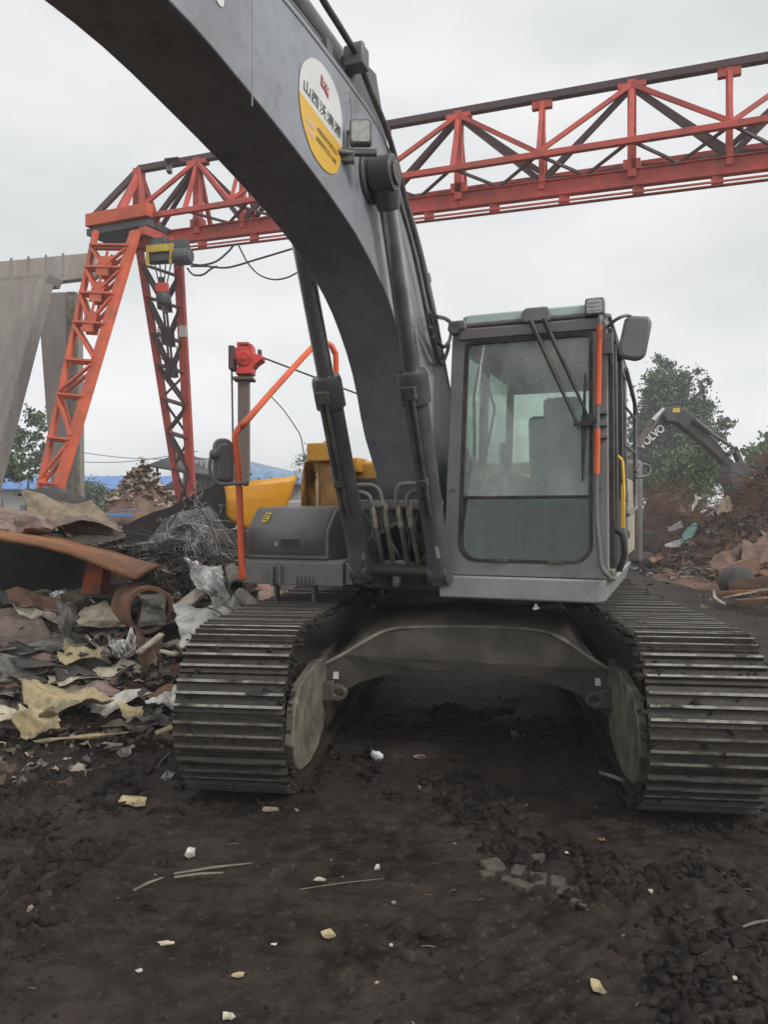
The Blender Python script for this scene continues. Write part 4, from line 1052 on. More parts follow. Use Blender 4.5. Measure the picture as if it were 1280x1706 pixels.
for s, apex in nodes:
    if s < .02 and not apex: continue
    mb = MB()
    if apex:
        mb.beam(G(s, 0, ZT(s)), G(s, 0, ZB(s)), .2, .16, up=GD)
        for off in (.55, -.55): mb.beam(G(s, 0, ZT(s) - .05), G(s, off, ZN(s)), .09, .09)
        mb.box(G(s, .0, ZT(s) - .1), GD.normalized() * .26, GN * .1, Z3 * .05)
        mb.box(G(s, 0, ZB(s) + .24), GD.normalized() * .16, GN * .1, Z3 * .1)
    else:
        mb.beam(G(s, 0, ZT(s)), G(s, 0, ZB(s)), .14, .12, up=GD)
        for off in (.55, -.55): mb.beam(G(s, 0, ZT(s) - .05), G(s, off, ZN(s)), .07, .07)
        mb.box(G(s, 0, ZT(s) - .13), GD.normalized() * .2, GN * .06, Z3 * .1)
    mb.build('upright_frame', 'redcrane', CR, bevel=.006)
    if apex:
        for dr in (-1, 1):
            s2 = s + dr * bay
            if s < .01 and dr < 0: s2 = gs(240)
            if s < .01 and dr > 0: s2 = .5233 - 3 * bay
            for off in (.55, -.55):
                mb = MB(); mb.beam(G(s, off * .1, ZT(s) - .08), G(s2, off, ZN(s2) + .05), .085, .085); mb.build('diagonal', 'redcrane' if off > 0 else 'darkcrane', CR)  # far-side diagonals: inner-face shade put into a darker copy of the red
            mb = MB(); mb.beam(G(s, 0, ZT(s) - .1), G(s2, 0, ZB(s2) + .16), .1, .1); mb.build('diagonal', 'darkcrane', CR)  # centre diagonal, same shade held in its colour
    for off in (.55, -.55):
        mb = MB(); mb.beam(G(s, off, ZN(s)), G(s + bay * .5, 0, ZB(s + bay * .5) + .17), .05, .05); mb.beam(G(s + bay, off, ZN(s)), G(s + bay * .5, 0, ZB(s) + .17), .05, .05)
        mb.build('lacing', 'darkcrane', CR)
# left end: raking strut, head beam, end post
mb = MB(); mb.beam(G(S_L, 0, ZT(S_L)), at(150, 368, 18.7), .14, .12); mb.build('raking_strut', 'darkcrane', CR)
hA, hB = at(147, 373, 18.55), at(250, 354, 17.75)
mb = MB(); mb.beam(hA + Z3 * .05, hB + Z3 * .05, .2, .3); mb.build('head_beam', 'orangecrane', CR, bevel=.01)
mb = MB(); mb.beam(hA - GN * .75 - Z3 * .2, hB - GN * .75 - Z3 * .2, 1.5, .16); mb.build('head_plate', 'hoistgrey', CR, bevel=.01)
mb = MB(); mb.beam(G(S_L, 0, ZT(S_L)), G(S_L, 0, ZB(S_L)), .24, .2, up=GD)
for off in (.55, -.55): mb.beam(G(S_L, 0, ZT(S_L) - .05), G(S_L + (-.03 if off > 0 else .02), off, ZN(0)), .14, .12)
mb.beam(G(S_L, 0, ZT(S_L) - .1), at(195, 368, 18.2), .14, .12)
mb.build('end_post', 'redcrane', CR, bevel=.008)
mb = MB(); mb.beam(at(236, 385, 17.6), at(285, 405, 18.3), .24, .2); mb.build('knee_brace', 'redcrane', CR, bevel=.008)


def lattice_leg(name, tl, tr, bl, br, wl, wr, mats, levels, side):
    """two chords given by end points; levels: (t, kind) 0 bar / 1 gusset"""
    mb = MB(); nrm = (tr - tl).cross(bl - tl).normalized()
    mb.beam(tl, bl, wl, .12, up=nrm); mb.beam(tr, br, wr, .13, up=nrm)
    leg = mb.build(name, mats[0], CR, bevel=.01)
    P = lambda t, f: (tl.lerp(bl, t)).lerp(tr.lerp(br, t), f)
    for i, (t, kind) in enumerate(levels):
        mb = MB(); d = nrm * .07
        for q in (-1, 1): mb.beam(P(t, 0) + d * q, P(t, 1) + d * q, .05, .09, up=nrm)
        t2 = levels[i + 1][0] if i + 1 < len(levels) else 1
        if kind:
            for q in (-1, 1):
                tp = levels[i - 1][0] if i else max(0, t - .1)
                mb.beam(P(tp + .01, .04) + d * q, P(t - .012, .42) + d * q, .06, .07, up=nrm); mb.beam(P(tp + .01, .96) + d * q, P(t - .012, .58) + d * q, .06, .07, up=nrm)
                mb.beam(P(tp + .02, .5) + d * q, P(t - .012, .5) + d * q, .04, .05, up=nrm)
                w_ = (P(t, 1) - P(t, 0)) * .17; mb.box(P(t - .004, .5) + d * q, w_, (P(t + .026, .5) - P(t - .004, .5)), nrm * .02)
        if not (i + 1 < len(levels) and levels[i + 1][1]):
            e = (0.04, .96) if i % 2 else (.96, .04)
            for q in (-1, 1): mb.beam(P(t + .01, e[0]) + d * q, P(t2 - .01, e[1]) + d * q, .06, .06, up=nrm)
            if side: mb.beam(P(t + .01, e[1]), P(t2 - .01, e[0]), .05, .05, up=nrm)
        o = mb.build('lattice_bay', mats[1], CR); o.parent = leg
    return leg


lattice_leg('truss_leg', at(160, 386, 18.3), at(226, 386, 17.6), at(31, 977, 15.7), at(48, 977, 15.5), .12, .25, ('orangecrane', 'orangecrane'),
            [(.05, 0), (.12, 1), (.2, 1), (.29, 1), (.4, 0), (.5, 0), (.62, 0), (.74, 0), (.86, 0), (.95, 0)], False)
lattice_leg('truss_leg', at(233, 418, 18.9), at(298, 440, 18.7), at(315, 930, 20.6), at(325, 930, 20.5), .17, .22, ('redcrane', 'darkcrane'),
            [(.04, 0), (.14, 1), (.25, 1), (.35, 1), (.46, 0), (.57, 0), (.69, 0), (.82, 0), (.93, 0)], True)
mb = MB(); mb.box(at(305, 553, 18.6), (.09, 0, 0), (0, .06, 0), (0, 0, .14)); mb.build('switch_box', 'wall', CR, bevel=.01)
mb = MB(); mb.box(at(288, 268, 18.1), Vector((.17, 0, .02)), (0, .14, 0), (0, 0, .012)); mb.beam(at(288, 270, 18.1), at(284, 283, 18.1), .06, .05)
mb.box(at(282, 284, 18.0), (.05, 0, 0), (0, .09, 0), (0, 0, .06)); mb.build('yard_lamp', 'hoistgrey', CR, bevel=.006)

# hoist trolley under the girder
HO = thing('electric_hoist', 'dark electric hoist with yellow frame hanging under the left end of the red girder', 'hoist', at(272, 445, 17.9))
mb = MB(); mb.box(at(268, 430, 17.85), (.31, -.06, 0), (.03, .13, 0), (0, 0, .12)); mb.build('drum_case', 'hoistgrey', HO, bevel=.03)
mb = MB(); mb.cyl(at(294, 428, 17.7), at(316, 427, 17.6), .2, n=24); mb.cyl(at(314, 427, 17.6), at(319, 427, 17.58), .15, n=24); mb.build('motor', 'hoistgrey', HO, bevel=.03)
mb = MB(); mb.beam(at(244, 416, 17.7), at(289, 412, 17.6), .06, .17); mb.beam(at(246, 414, 17.7), at(246, 444, 17.7), .06, .07); mb.beam(at(286, 412, 17.6), at(284, 440, 17.6), .06, .07); mb.build('hoist_frame', 'hoistyellow', HO, bevel=.008)
mb = MB(); mb.box(at(266, 405, 17.8), (.2, -.05, 0), (.02, .1, 0), (0, 0, .1)); mb.box(at(300, 408, 17.7), (.2, -.05, 0), (.02, .1, 0), (0, 0, .1)); mb.build('trolley', 'hoistgrey', HO, bevel=.02)
for x0, x1 in ((258, 266), (266, 270), (276, 273), (285, 277)):
    mb = MB(); mb.tube([at(x0, 440, 17.8), at(x1, 478, 17.85)], .016, 6); mb.build('wire_rope', 'hoistgrey', HO)
mb = MB(); mb.box(at(270, 480, 17.85), (.15, 0, 0), (0, .06, 0), (0, 0, .11)); mb.build('hook_block', 'postred', HO, bevel=.02)
mb = MB(); mb.lathe(at(272, 488, 17.85), (0, 0, -1), [(0, .1), (.05, .16), (.15, .17), (.25, .12), (.28, .04)], 18)
mb.tube(smooth_path([at(272, 508, 17.85), at(271, 516, 17.85), at(275, 521, 17.85), at(278, 516, 17.85)], 5), .025, 8); mb.build('hook', 'hoistgrey', HO)
mb = MB(); sp = [at(262 + 8 * math.sin(t * 1.7) * .3 + t * .35 + (6 if i % 2 else 0) * .5, 545 + t * 5.2, 18.2) for i, t in enumerate([k * .5 for k in range(20)])]
coil = []
for k in range(150):
    t = k / 150; base_ = at(266 + 4 * t, 545 + 60 * t, 18.25) if t < .5 else at(268 + 60 * (t - .5), 575 + 60 * math.sin((t - .5) * PI * 2) * .9, 18.2)
    coil.append(base_ + Vector((.05 * math.cos(k * 1.0), .05 * math.sin(k * 1.0), 0)))
mb.tube(coil, .012, 5); mb.build('coiled_lead', 'black', HO)
# festoon cables looping below the rail
for i, (pts, lab) in enumerate([([(318, 440), (336, 442), (360, 436), (380, 420), (390, 408)], 'black festoon cable swagged from the hoist motor up to the rail'),
                                ([(318, 444), (345, 444), (380, 446), (430, 432), (480, 417), (520, 405)], 'long black festoon cable running from the hoist to behind the boom'),
                                ([(312, 447), (322, 458), (338, 458), (352, 448), (362, 444)], 'short slack cable loop hanging just right of the hoist'),
                                ([(397, 408), (404, 422), (414, 440), (432, 458), (455, 466), (478, 463), (500, 452)], 'deep slack cable loop hanging below the girder beside the boom')]):
    mb = MB(); mb.tube(smooth_path([at(x, y, 17.4 - (x - 318) * .004) for x, y in pts], 6), .022 if i < 3 else .018, 6)
    tag(mb.build('festoon_cable', 'black'), lab, 'cable', 'festoon cables of the red crane')

# =================================================================== weathered grey gantry far left
GG = thing('gantry_crane', 'weathered beige gantry frame with broad box legs at the far left edge', 'gantry crane', at(40, 930, 22))
mb = MB(); mb.beam(at(-160, 478, 21.5), at(160, 444, 24.5), .5, .75); mb.build('girder', 'greycrane', GG, bevel=.02)
mb = MB(); tl, tr, br, bl = at(-14, 470, 21.0), at(72, 462, 21.0), at(-58, 960, 19.0), at(-130, 960, 19.0)
mb.prism([tl, tr, br, bl], (.1, .5, 0)); mb.build('box_leg', 'greycrane', GG, bevel=.02)
mb = MB(); mb.prism([at(60, 466, 20.97), at(72, 466, 20.97), at(-58, 955, 18.97), at(-66, 955, 18.97)], (.02, .03, 0)); mb.build('leg_flange', 'greycrane', GG, bevel=.005)
for k in range(5): mb = MB(); mb.beam(at(5 + 28 * k, 462 - 3 * k, 21.6 + .27 * k) + Vector((0, -.5, -.32)), at(5 + 28 * k, 462 - 3 * k, 21.6 + .27 * k) + Vector((0, -.5, .32)), .04, .08); mb.build('stiffener', 'greycrane', GG)
mb = MB(); mb.prism([at(-10, 462, 21.1), at(82, 455, 21.1), at(76, 470, 21.1), at(-10, 476, 21.1)], (.1, .7, 0)); mb.build('leg_head', 'greycrane', GG, bevel=.02)
mb = MB(); mb.prism([at(62, 488, 23.2), at(122, 486, 23.2), at(127, 930, 24.0), at(94, 930, 24.0)], (.1, .5, 0)); mb.build('box_leg', 'greycrane', GG, bevel=.02)
mb = MB(); mb.prism([at(112, 486, 23.15), at(125, 486, 23.15), at(130, 930, 23.95), at(117, 930, 23.95)], (.05, .1, 0)); mb.build('leg_flange', 'tanframe', GG, bevel=.01)

# =================================================================== winch post
WP = thing('winch_post', 'rusty steel post with a bright red winch housing on top', 'winch post', at(407, 985, 10.2))
mb = MB(); a, b = at(396, 632, 10), at(414, 632, 10)
mb.prism([at(396, 990, 10), at(414, 990, 10), at(414, 632, 10), at(396, 632, 10)], (0, .14, 0)); mb.prism([at(387, 632, 9.93), at(421, 632, 9.93), at(421, 627, 9.93), at(387, 627, 9.93)], (0, .26, 0))
mb.build('post', 'rustpost', WP, bevel=.006)
mb = MB(); oc = [(390, 597), (390, 582), (401, 573), (420, 573), (421, 588), (437, 592), (437, 598), (428, 604), (421, 612), (420, 622), (392, 623), (396, 610)]
mb.prism([at(x, y, 9.9) for x, y in oc], (0, .26, 0)); mb.cyl(at(407, 597, 9.9), at(407, 597, 9.86), .09, n=24); mb.cyl(at(407, 597, 9.87), at(407, 597, 9.83), .03, n=16)
mb.box(at(406, 575, 9.95), (.08, 0, 0), (0, .05, 0), (0, 0, .03)); mb.build('winch_housing', 'postred', WP, bevel=.008)
mb = MB(); mb.box(at(388, 598, 9.98), (.035, 0, 0), (0, .12, 0), (0, 0, .15)); mb.build('winch_bracket', 'darkcrane', WP, bevel=.006)
mb = MB(); mb.box(at(433, 590, 9.97), (.022, 0, 0), (0, .05, 0), (0, 0, .05)); mb.build('winch_bracket', 'darkcrane', WP, bevel=.006)
mb = MB(); mb.tube([at(438, 596, 10), at(520, 627, 10.3), at(600, 658, 10.6), at(680, 688, 10.9)], .012, 6)
tag(mb.build('steel_cable', 'black'), 'taut dark cable running from the red winch housing behind the boom', 'cable')
mb = MB(); mb.tube([at(386, 612, 9.98), at(387, 660, 9.98), at(388, 722, 9.97), at(389, 800, 9.97)], .012, 6)
tag(mb.build('hanging_cable', 'black'), 'thin black cable hanging down beside the rusty winch post', 'cable')
mb = MB(); mb.tube(smooth_path([at(446, 655, 12), at(470, 680, 12), at(490, 708, 12), at(501, 727, 12), at(506, 755, 12), at(510, 790, 12)], 5), .009, 5)
tag(mb.build('slack_wire', 'black'), 'thin slack wire drooping in the sky above the yellow filler box', 'wire')

# =================================================================== background power lines
for i, pts in enumerate([[(60, 742), (200, 762), (330, 766)], [(60, 766), (200, 770), (330, 752)]]):
    mb = MB(); mb.tube(smooth_path([at(x, y, 60) for x, y in pts], 6), .03, 4)
    tag(mb.build('power_line', 'hoistgrey'), ['thin overhead wire, upper one of two behind the crane legs', 'thin overhead wire, lower one crossing behind the crane legs'][i], 'wire', 'far overhead wires')
# =================================================================== buildings on the left
BL = thing('workshop_building', 'long pale workshop with a bright blue sheet roof far behind the crane legs', 'building', at(120, 880, 56))
zr = at(0, 793, 56).z; ze = at(0, 815, 52).z
x0, x1 = at(-300, 0, 56).x, at(283, 0, 56).x
mb = MB(); mb.box(((x0 + x1) / 2, 57, ze / 2), ((x1 - x0) / 2, 0, 0), (0, 4.2, 0), (0, 0, ze / 2 + .05)); mb.build('wall', 'wall', BL)
mb = MB()
mb.add([(x0 - .4, 52, ze), (x1 + .4, 52, ze), (x1 + .4, 57, zr), (x0 - .4, 57, zr), (x0 - .4, 62, ze), (x1 + .4, 62, ze)], [(0, 1, 2, 3), (3, 2, 5, 4)])
k = x0
while k < x1:
    mb.beam((k, 52, ze + .03), (k, 57, zr + .03), .08, .06); k += .9
mb.build('roof', 'blueroof', BL, solid=.08)
for i in range(6):
    xx = x1 - 1.6 - i * 2.4; mb = MB(); mb.box((xx, 52.78, ze * .5), (.55, 0, 0), (0, .04, 0), (0, 0, .45)); mb.build('window', 'window', BL, bevel=.02)

SH = thing('lean_to_shed', 'grey sheet metal hut under a wide dark awning behind the far crane leg', 'shed', at(340, 960, 25))
mb = MB(); mb.box(at(352, 865, 25.4) , (.75, 0, 0), (0, .7, 0), (0, 0, 1.9))
for i in range(9): mb.box(at(352, 865, 25.4) + Vector((-.68 + i * .17, -.72, 0)), (.04, 0, 0), (0, .03, 0), (0, 0, 1.88))
mb.build('hut_wall', 'container', SH, bevel=.01)
mb = MB(); mb.add([at(245, 776, 23), at(302, 755, 25), at(420, 790, 26), at(350, 792, 23)], [(0, 1, 2, 3)]); mb.build('awning', 'darkroof', SH, solid=.06)
mb = MB(); mb.tube([at(262, 780, 23.2), at(262, 950, 23.2)], .04, 8); mb.build('awning_post', 'rustpost', SH)
B3 = thing('low_shed', 'low shed with a faded blue roof behind the winch post', 'shed', at(470, 930, 30))
mb = MB(); mb.add([at(330, 800, 27), at(512, 806, 27), at(508, 792, 33), at(410, 769, 33), at(330, 764, 33)], [(0, 1, 2, 3, 4)]); mb.build('roof', 'blueroofpale', B3, solid=.1)
for i in range(8):
    mb = MB(); mb.beam(at(345 + i * 22, 801, 26.9) + Z3 * .08, at(360 + i * 19, 775 + i * 2.0, 32.8) + Z3 * .06, .07, .05); o = mb.build('roof_rib', 'blueroofpale', B3)
mb = MB(); mb.box(at(430, 868, 30), (2.6, 0, 0), (0, 2.4, 0), (0, 0, 1.55)); mb.build('wall', 'wall', B3)

# =================================================================== plants
M['leaf'] = mat('dark_tree_leaves', (.095, .145, .085), (.07, .11, .065), rough=.6, scale=.6, lo=.3, hi=.7)
M['leaf2'] = mat('mid_tree_leaves', (.12, .18, .09), (.09, .14, .07), rough=.6, scale=.8)
M['leaf3'] = mat('bright_bush_leaves', (.15, .24, .075), (.11, .18, .055), rough=.6, scale=.9)
M['bark'] = mat('grey_bark', (.12, .1, .08), (.08, .065, .05), rough=.9, scale=4, bump=.4)
M['rustveg'] = mat('dry_brown_tangle', (.13, .075, .05), (.085, .048, .034), rough=.85, scale=1.5)


def plant(name, label, cat, base, h, blobs, nleaf, ls, mats, seed, trunk_r=.12, group=None):
    """blobs: (dx, dy, z, rx, rz) ellipsoids of foliage; leaves cluster round twig tips"""
    rg = np.random.default_rng(seed); rt = thing(name, label, cat, base, group); base = Vector(base)
    mb = MB(); rr = random.Random(seed)
    tip = Vector((blobs[0][0] * .5, blobs[0][1] * .5, h * .8))
    trunk = smooth_path([base, base + Vector((rr.uniform(-.1, .1), 0, h * .3)), base + tip], 5); n = len(trunk)
    mb.tube(trunk, [trunk_r * (1 - .8 * i / (n - 1)) for i in range(n)], 9)
    tips = []
    for dx, dy, z, rx, rz in blobs:
        c = base + Vector((dx, dy, z))
        root = base + Vector((dx * .15, dy * .15, max(.2, z - rz * .9)))
        mb.tube(smooth_path([root, root.lerp(c, .5) + Vector((dx * .1, 0, .05)), c], 4), [trunk_r * .45 * (1 - .07 * i) for i in range(9)], 6)
        for k in range(max(8, int(22 * rx))):
            d = Vector((rr.gauss(0, 1), rr.gauss(0, 1), rr.gauss(0, 1))).normalized() * rr.uniform(.45, 1.0)
            e = c + Vector((d.x * rx, d.y * rx, d.z * rz)); tips.append((e, min(rx, rz) * rr.uniform(.3, .75)))
            if k % 3 == 0: mb.tube([c, c.lerp(e, .6) + Vector((0, 0, .03)), e], [trunk_r * .16, trunk_r * .1, trunk_r * .05], 4)
    mb.build('trunk', 'bark', rt)
    V_ = np.empty((nleaf, 4, 3)); w = np.array([t[1] for t in tips]); w = w ** 2 / (w ** 2).sum()
    pick = rg.choice(len(tips), nleaf, p=w)
    E = np.array([tuple(t[0]) for t in tips])[pick]; R_ = np.array([t[1] for t in tips])[pick]
    d = rg.normal(size=(nleaf, 3)); d /= np.linalg.norm(d, axis=1, keepdims=True); P_ = E + d * (R_ * np.abs(rg.normal(size=nleaf)) * .62)[:, None] * np.array([1, 1, .8])
    q0 = rg.normal(size=(nleaf, 3)); q0 /= np.linalg.norm(q0, axis=1, keepdims=True); q1 = np.cross(q0, rg.normal(size=(nleaf, 3))); q1 /= np.linalg.norm(q1, axis=1, keepdims=True)
    s = (ls * rg.uniform(.6, 1.4, nleaf))[:, None]
    V_[:, 0] = P_ - q0 * s; V_[:, 1] = P_ - q1 * s * .55; V_[:, 2] = P_ + q0 * s; V_[:, 3] = P_ + q1 * s * .55
    mi = rg.integers(0, len(mats), nleaf)
    raw_object('crown', V_.reshape(-1, 3), np.arange(nleaf * 4).reshape(-1, 4), mats, mi=mi, parent=rt)
    return rt


def ppos(px, py, d, z0=0): p = at(px, py, d); p.z = z0; return p


D = 45; m_ = D / FPX    # metres per photo pixel at that distance
def blobs_px(lst, cx, d): return [((x - cx) * d / FPX, random.Random(int(x * 7 + y)).uniform(-1.2, 1.2), CAMZ - (y - CY) * d / FPX, rx * d / FPX, rz * d / FPX) for x, y, rx, rz in lst]
plant('poplar_tree', 'tall dense dark green tree rising behind the small excavator arm', 'tree', ppos(1118, 0, 45), 10.5,
      blobs_px([(1112, 612, 20, 30), (1094, 655, 28, 42), (1128, 650, 30, 45), (1165, 650, 16, 38), (1090, 720, 38, 50), (1140, 715, 42, 50), (1170, 690, 22, 45), (1100, 780, 45, 45), (1150, 780, 45, 45), (1075, 690, 18, 60), (1195, 715, 18, 22), (1208, 705, 10, 12)], 1118, 45), 70000, .105, ['leaf', 'leaf2', 'leaf2'], 4, .28)
plant('bush', 'bright green bush growing below the tall tree behind the scrap heap', 'bush', ppos(1150, 0, 30), 2.6,
      blobs_px([(1120, 800, 34, 34), (1160, 780, 36, 36), (1095, 815, 26, 26), (1190, 790, 28, 28), (1140, 830, 45, 24), (1175, 750, 20, 20)], 1150, 30), 24000, .065, ['leaf3', 'leaf2'], 5, .08)
plant('tree', 'green tree at the right edge beyond the rusty heap', 'tree', ppos(1275, 0, 38), 4.5,
      blobs_px([(1262, 765, 24, 24), (1285, 750, 26, 30), (1305, 770, 30, 36), (1245, 785, 16, 16)], 1275, 38), 5000, .12, ['leaf2', 'leaf3'], 6, .14)
plant('tree', 'sparse dark tree with open twigs behind the beige gantry leg', 'tree', ppos(45, 0, 30), 4.5,
      blobs_px([(40, 690, 22, 22), (62, 715, 20, 24), (30, 735, 26, 28), (55, 755, 26, 26), (92, 735, 18, 26), (14, 700, 14, 20), (110, 770, 14, 22), (75, 780, 22, 20)], 45, 30), 3400, .08, ['leaf', 'leaf2'], 7, .12)
plant('bush', 'leafy green shrub at the left edge below the sparse tree', 'bush', ppos(10, 0, 24), 2.4,
      blobs_px([(14, 772, 28, 18), (-20, 770, 34, 26), (2, 790, 36, 16)], 10, 24), 3000, .08, ['leaf2', 'leaf3'], 8, .07)
plant('bush', 'rounded green bush standing in front of the blue roofed workshop', 'bush', ppos(175, 0, 42), 2.2,
      blobs_px([(165, 825, 28, 20), (195, 828, 26, 18), (150, 840, 26, 16), (215, 835, 26, 16), (182, 845, 40, 18)], 175, 42), 4500, .1, ['leaf2', 'leaf'], 9, .08)
plant('tree', 'faint bare tree top above the faded blue shed roof', 'tree', ppos(512, 0, 40), 4.2,
      blobs_px([(510, 775, 18, 18), (520, 760, 14, 14), (503, 790, 16, 14)], 512, 40), 500, .06, ['leaf'], 10, .08)
for i, (px, d, hh) in enumerate([(640, 95, 4.2), (560, 90, 4.6), (690, 100, 4.0), (1340, 60, 6), (1420, 58, 7), (900, 90, 5), (1000, 80, 6), (-60, 70, 6), (-160, 75, 6.5)]):
    plant('tree', ['distant green tree far behind the excavator boom', 'distant green tree beyond the yellow fuel tank', 'distant green tree far behind the boom cylinder', 'distant green tree beyond the right edge of the heap', 'distant tall green tree beyond the right edge', 'distant green tree seen through the cab glass', 'distant green tree behind the cab side', 'distant green tree beyond the left edge', 'distant tall green tree beyond the left edge'][i], 'tree', ppos(px, 0, d), hh,
          [(0, 0, hh * .65, hh * .38, hh * .35), (hh * .3, .3, hh * .5, hh * .3, hh * .3), (-hh * .3, -.2, hh * .45, hh * .3, hh * .3)], 1600, .25, ['leaf', 'leaf2'], 60 + i, .15)

# =================================================================== second excavator behind the right heap
E2o = ppos(1000, 0, 25.5); E2 = thing('excavator', 'small looking black excavator far right reaching its bucket into the rusty heap', 'excavator', E2o)
M['boom2'] = mat('far_black_boom_paint', (.04, .042, .045), (.055, .056, .058), rough=.5, scale=1.5, dust=DUST, dust_amt=.4)


def plate(pts, d, th):
    mb = MB(); mb.prism([at(x, y, d) for x, y in pts], (0, th, 0)); return mb


bm2 = plate([(990, 800), (1050, 758), (1085, 722), (1098, 700), (1108, 683), (1120, 676), (1130, 680), (1128, 700), (1112, 712), (1092, 735), (1062, 766), (1000, 830)], 24, .5).build('boom', 'boom2', E2, bevel=.03)
st = plate([(1106, 690), (1113, 677), (1124, 675), (1140, 680), (1165, 700), (1200, 742), (1222, 768), (1240, 788), (1230, 797), (1212, 775), (1180, 745), (1150, 720), (1128, 703), (1112, 702)], 23.8, .42).build('stick', 'boom2', E2, bevel=.03)
mb = MB(); mb.prism([at(1122, 680, 23.78), at(1134, 680, 23.78), at(1133, 687, 23.78), at(1121, 687, 23.78)], (0, .02, 0)); o = mb.build('yellow_plate', 'sticker', E2); o.parent = st
mb = MB(); mb.tube([at(1062, 745, 24), at(1088, 700, 24)], .1, 12); cy2 = mb.build('arm_cylinder', 'tanframe', E2)
mb = MB(); mb.tube([at(1086, 703, 24), at(1107, 682, 24)], .075, 12); o = mb.build('piston_rod', 'white', E2); o.parent = cy2
mb = MB(); mb.tube([at(1158, 700, 23.7), at(1185, 722, 23.7)], .09, 12); mb.tube([at(1185, 722, 23.7), at(1224, 747, 23.7)], .05, 10); mb.build('bucket_cylinder', 'boom2', E2)
mb = MB(); mb.beam(at(1222, 745, 23.8), at(1238, 782, 23.8), .3, .12); mb.beam(at(1212, 758, 23.8), at(1226, 747, 23.8), .3, .1); mb.build('bucket_link', 'boom2', E2, bevel=.01)
mb = MB(); mb.prism([at(x, y, 23.6) for x, y in [(1218, 772), (1240, 768), (1248, 780), (1250, 800), (1244, 830), (1236, 850), (1226, 840), (1224, 815), (1216, 800)]], (0, .8, 0)); mb.build('bucket', 'darkroof', E2, bevel=.03)
mb = MB()
v, f = text2d('VOLVO', .035); lo_, hi_ = v.min(0), v.max(0); p0, p1 = at(1070, 750, 23.97), at(1110, 716, 23.97); ex = (p1 - p0); hgt2 = Vector((-ex.z, 0, ex.x)).normalized() * .26
mb.add([p0 + ex * ((x - lo_[0]) / (hi_[0] - lo_[0])) + hgt2 * ((y - lo_[1]) / (hi_[1] - lo_[1])) for x, y in v], f); o = mb.build('white_lettering', 'white', E2, smooth=False); o.parent = bm2
mb = MB(); mb.box(E2o + Vector((-1.2, .6, 1.75)), (1.7, 0, 0), (0, 1.3, 0), (0, 0, .6)); mb.build('engine_house', 'yellow', E2, bevel=.08)
mb = MB(); mb.box(E2o + Vector((.2, -.3, 2.1)), (.75, 0, 0), (0, .5, 0), (0, 0, .85)); c2 = mb.build('cab', 'charcoal', E2, bevel=.05)
mb = MB(); mb.box(E2o + Vector((.25, -.81, 2.35)), (.55, 0, 0), (0, .012, 0), (0, 0, .45)); o = mb.build('window', 'window', E2, bevel=.01); o.parent = c2
mb = MB(); mb.cyl(E2o + Vector((-.4, .4, .8)), E2o + Vector((-.4, .4, 1.2)), .7, n=28); mb.build('turntable', 'steel', E2)
for sy_ in (-1.1, 1.1):
    mb = MB(); pp = rrect(-2.1, .02, 2.1, .9, .42, .42, 8); mb.prism([E2o + Vector((x - .4, sy_ + .4 - .3, z)) for x, z in pp], (0, .6, 0)); mb.build('track', 'shoe', E2, bevel=.02)
# =================================================================== scrap yard
M['rustdirt'] = mat('scrap_heap_dirt', (.045, .036, .03), (.1, .07, .05), rough=.85, scale=4, bump=.6, bump_scale=30, spots=(.17, .13, .1), spot_amt=.4, spot_scale=14)
M['rustbrown'] = mat('rust_brown_sheet', (.2, .1, .06), (.11, .06, .042), rough=.7, scale=2.5, dust=(.3, .22, .16), dust_amt=.5, dust_scale=4, bump=.15, grime=0.48)
M['pinkbrown'] = mat('pinkish_brown_sheet', (.3, .2, .165), (.19, .12, .1), rough=.6, scale=3, dust=(.42, .35, .3), dust_amt=.6, dust_scale=5, bump=.1, stretch=(1, 3, 3), grime=0.48)
M['plank'] = mat('orange_rust_plate', (.42, .16, .045), (.28, .11, .045), rough=.65, scale=1.6, dust=(.22, .14, .09), dust_amt=.5, dust_scale=3, bump=.08, stretch=(1, 3, 3), grime=0.45)
M['scraporange'] = mat('orange_painted_beam', (.5, .1, .03), (.36, .08, .03), rough=.6, scale=4, dust=(.25, .12, .07), dust_amt=.5, grime=0.40)
M['creamsheet'] = mat('cream_painted_sheet', (.62, .56, .42), (.5, .44, .33), rough=.5, scale=3, dust=(.2, .15, .1), dust_amt=.55, dust_scale=5, spots=(.14, .1, .07), spot_amt=.36, grime=0.48)
M['yellowfoil'] = mat('yellowed_crumpled_sheet', (.5, .41, .23), (.36, .28, .14), rough=.5, scale=3, dust=(.62, .55, .36), dust_amt=.6, dust_scale=4, spots=(.12, .085, .05), spot_amt=.36, spot_scale=7, grime=0.48)
M['greysheet'] = mat('grey_scrap_sheet', (.26, .25, .23), (.14, .13, .12), rough=.5, metal=.3, scale=4, dust=(.36, .31, .25), dust_amt=.5, spots=(.1, .07, .05), spot_amt=.36, grime=0.48)
M['whitesheet'] = mat('dirty_white_sheet', (.66, .64, .59), (.54, .51, .46), rough=.5, scale=3, dust=(.25, .2, .16), dust_amt=.45, dust_scale=4, spots=(.12, .1, .08), spot_amt=.36, grime=0.48)
M['foil'] = mat('crumpled_foil', (.62, .62, .6), (.4, .4, .39), rough=.3, metal=.75, scale=6, dust=(.3, .28, .25), dust_amt=.4, grime=0.50)
M['blackplate_or_shade'] = mat('black_steel_or_hollow_shade', (.016, .014, .013), (.024, .021, .019), rough=.85, scale=3, bump=.1, spec=.1)  # black steel, also colours the shade sheet in the hollow
M['darksheet'] = mat('blackened_sheet', (.035, .032, .03), (.06, .052, .046), rough=.6, scale=3, dust=(.14, .11, .09), dust_amt=.4)
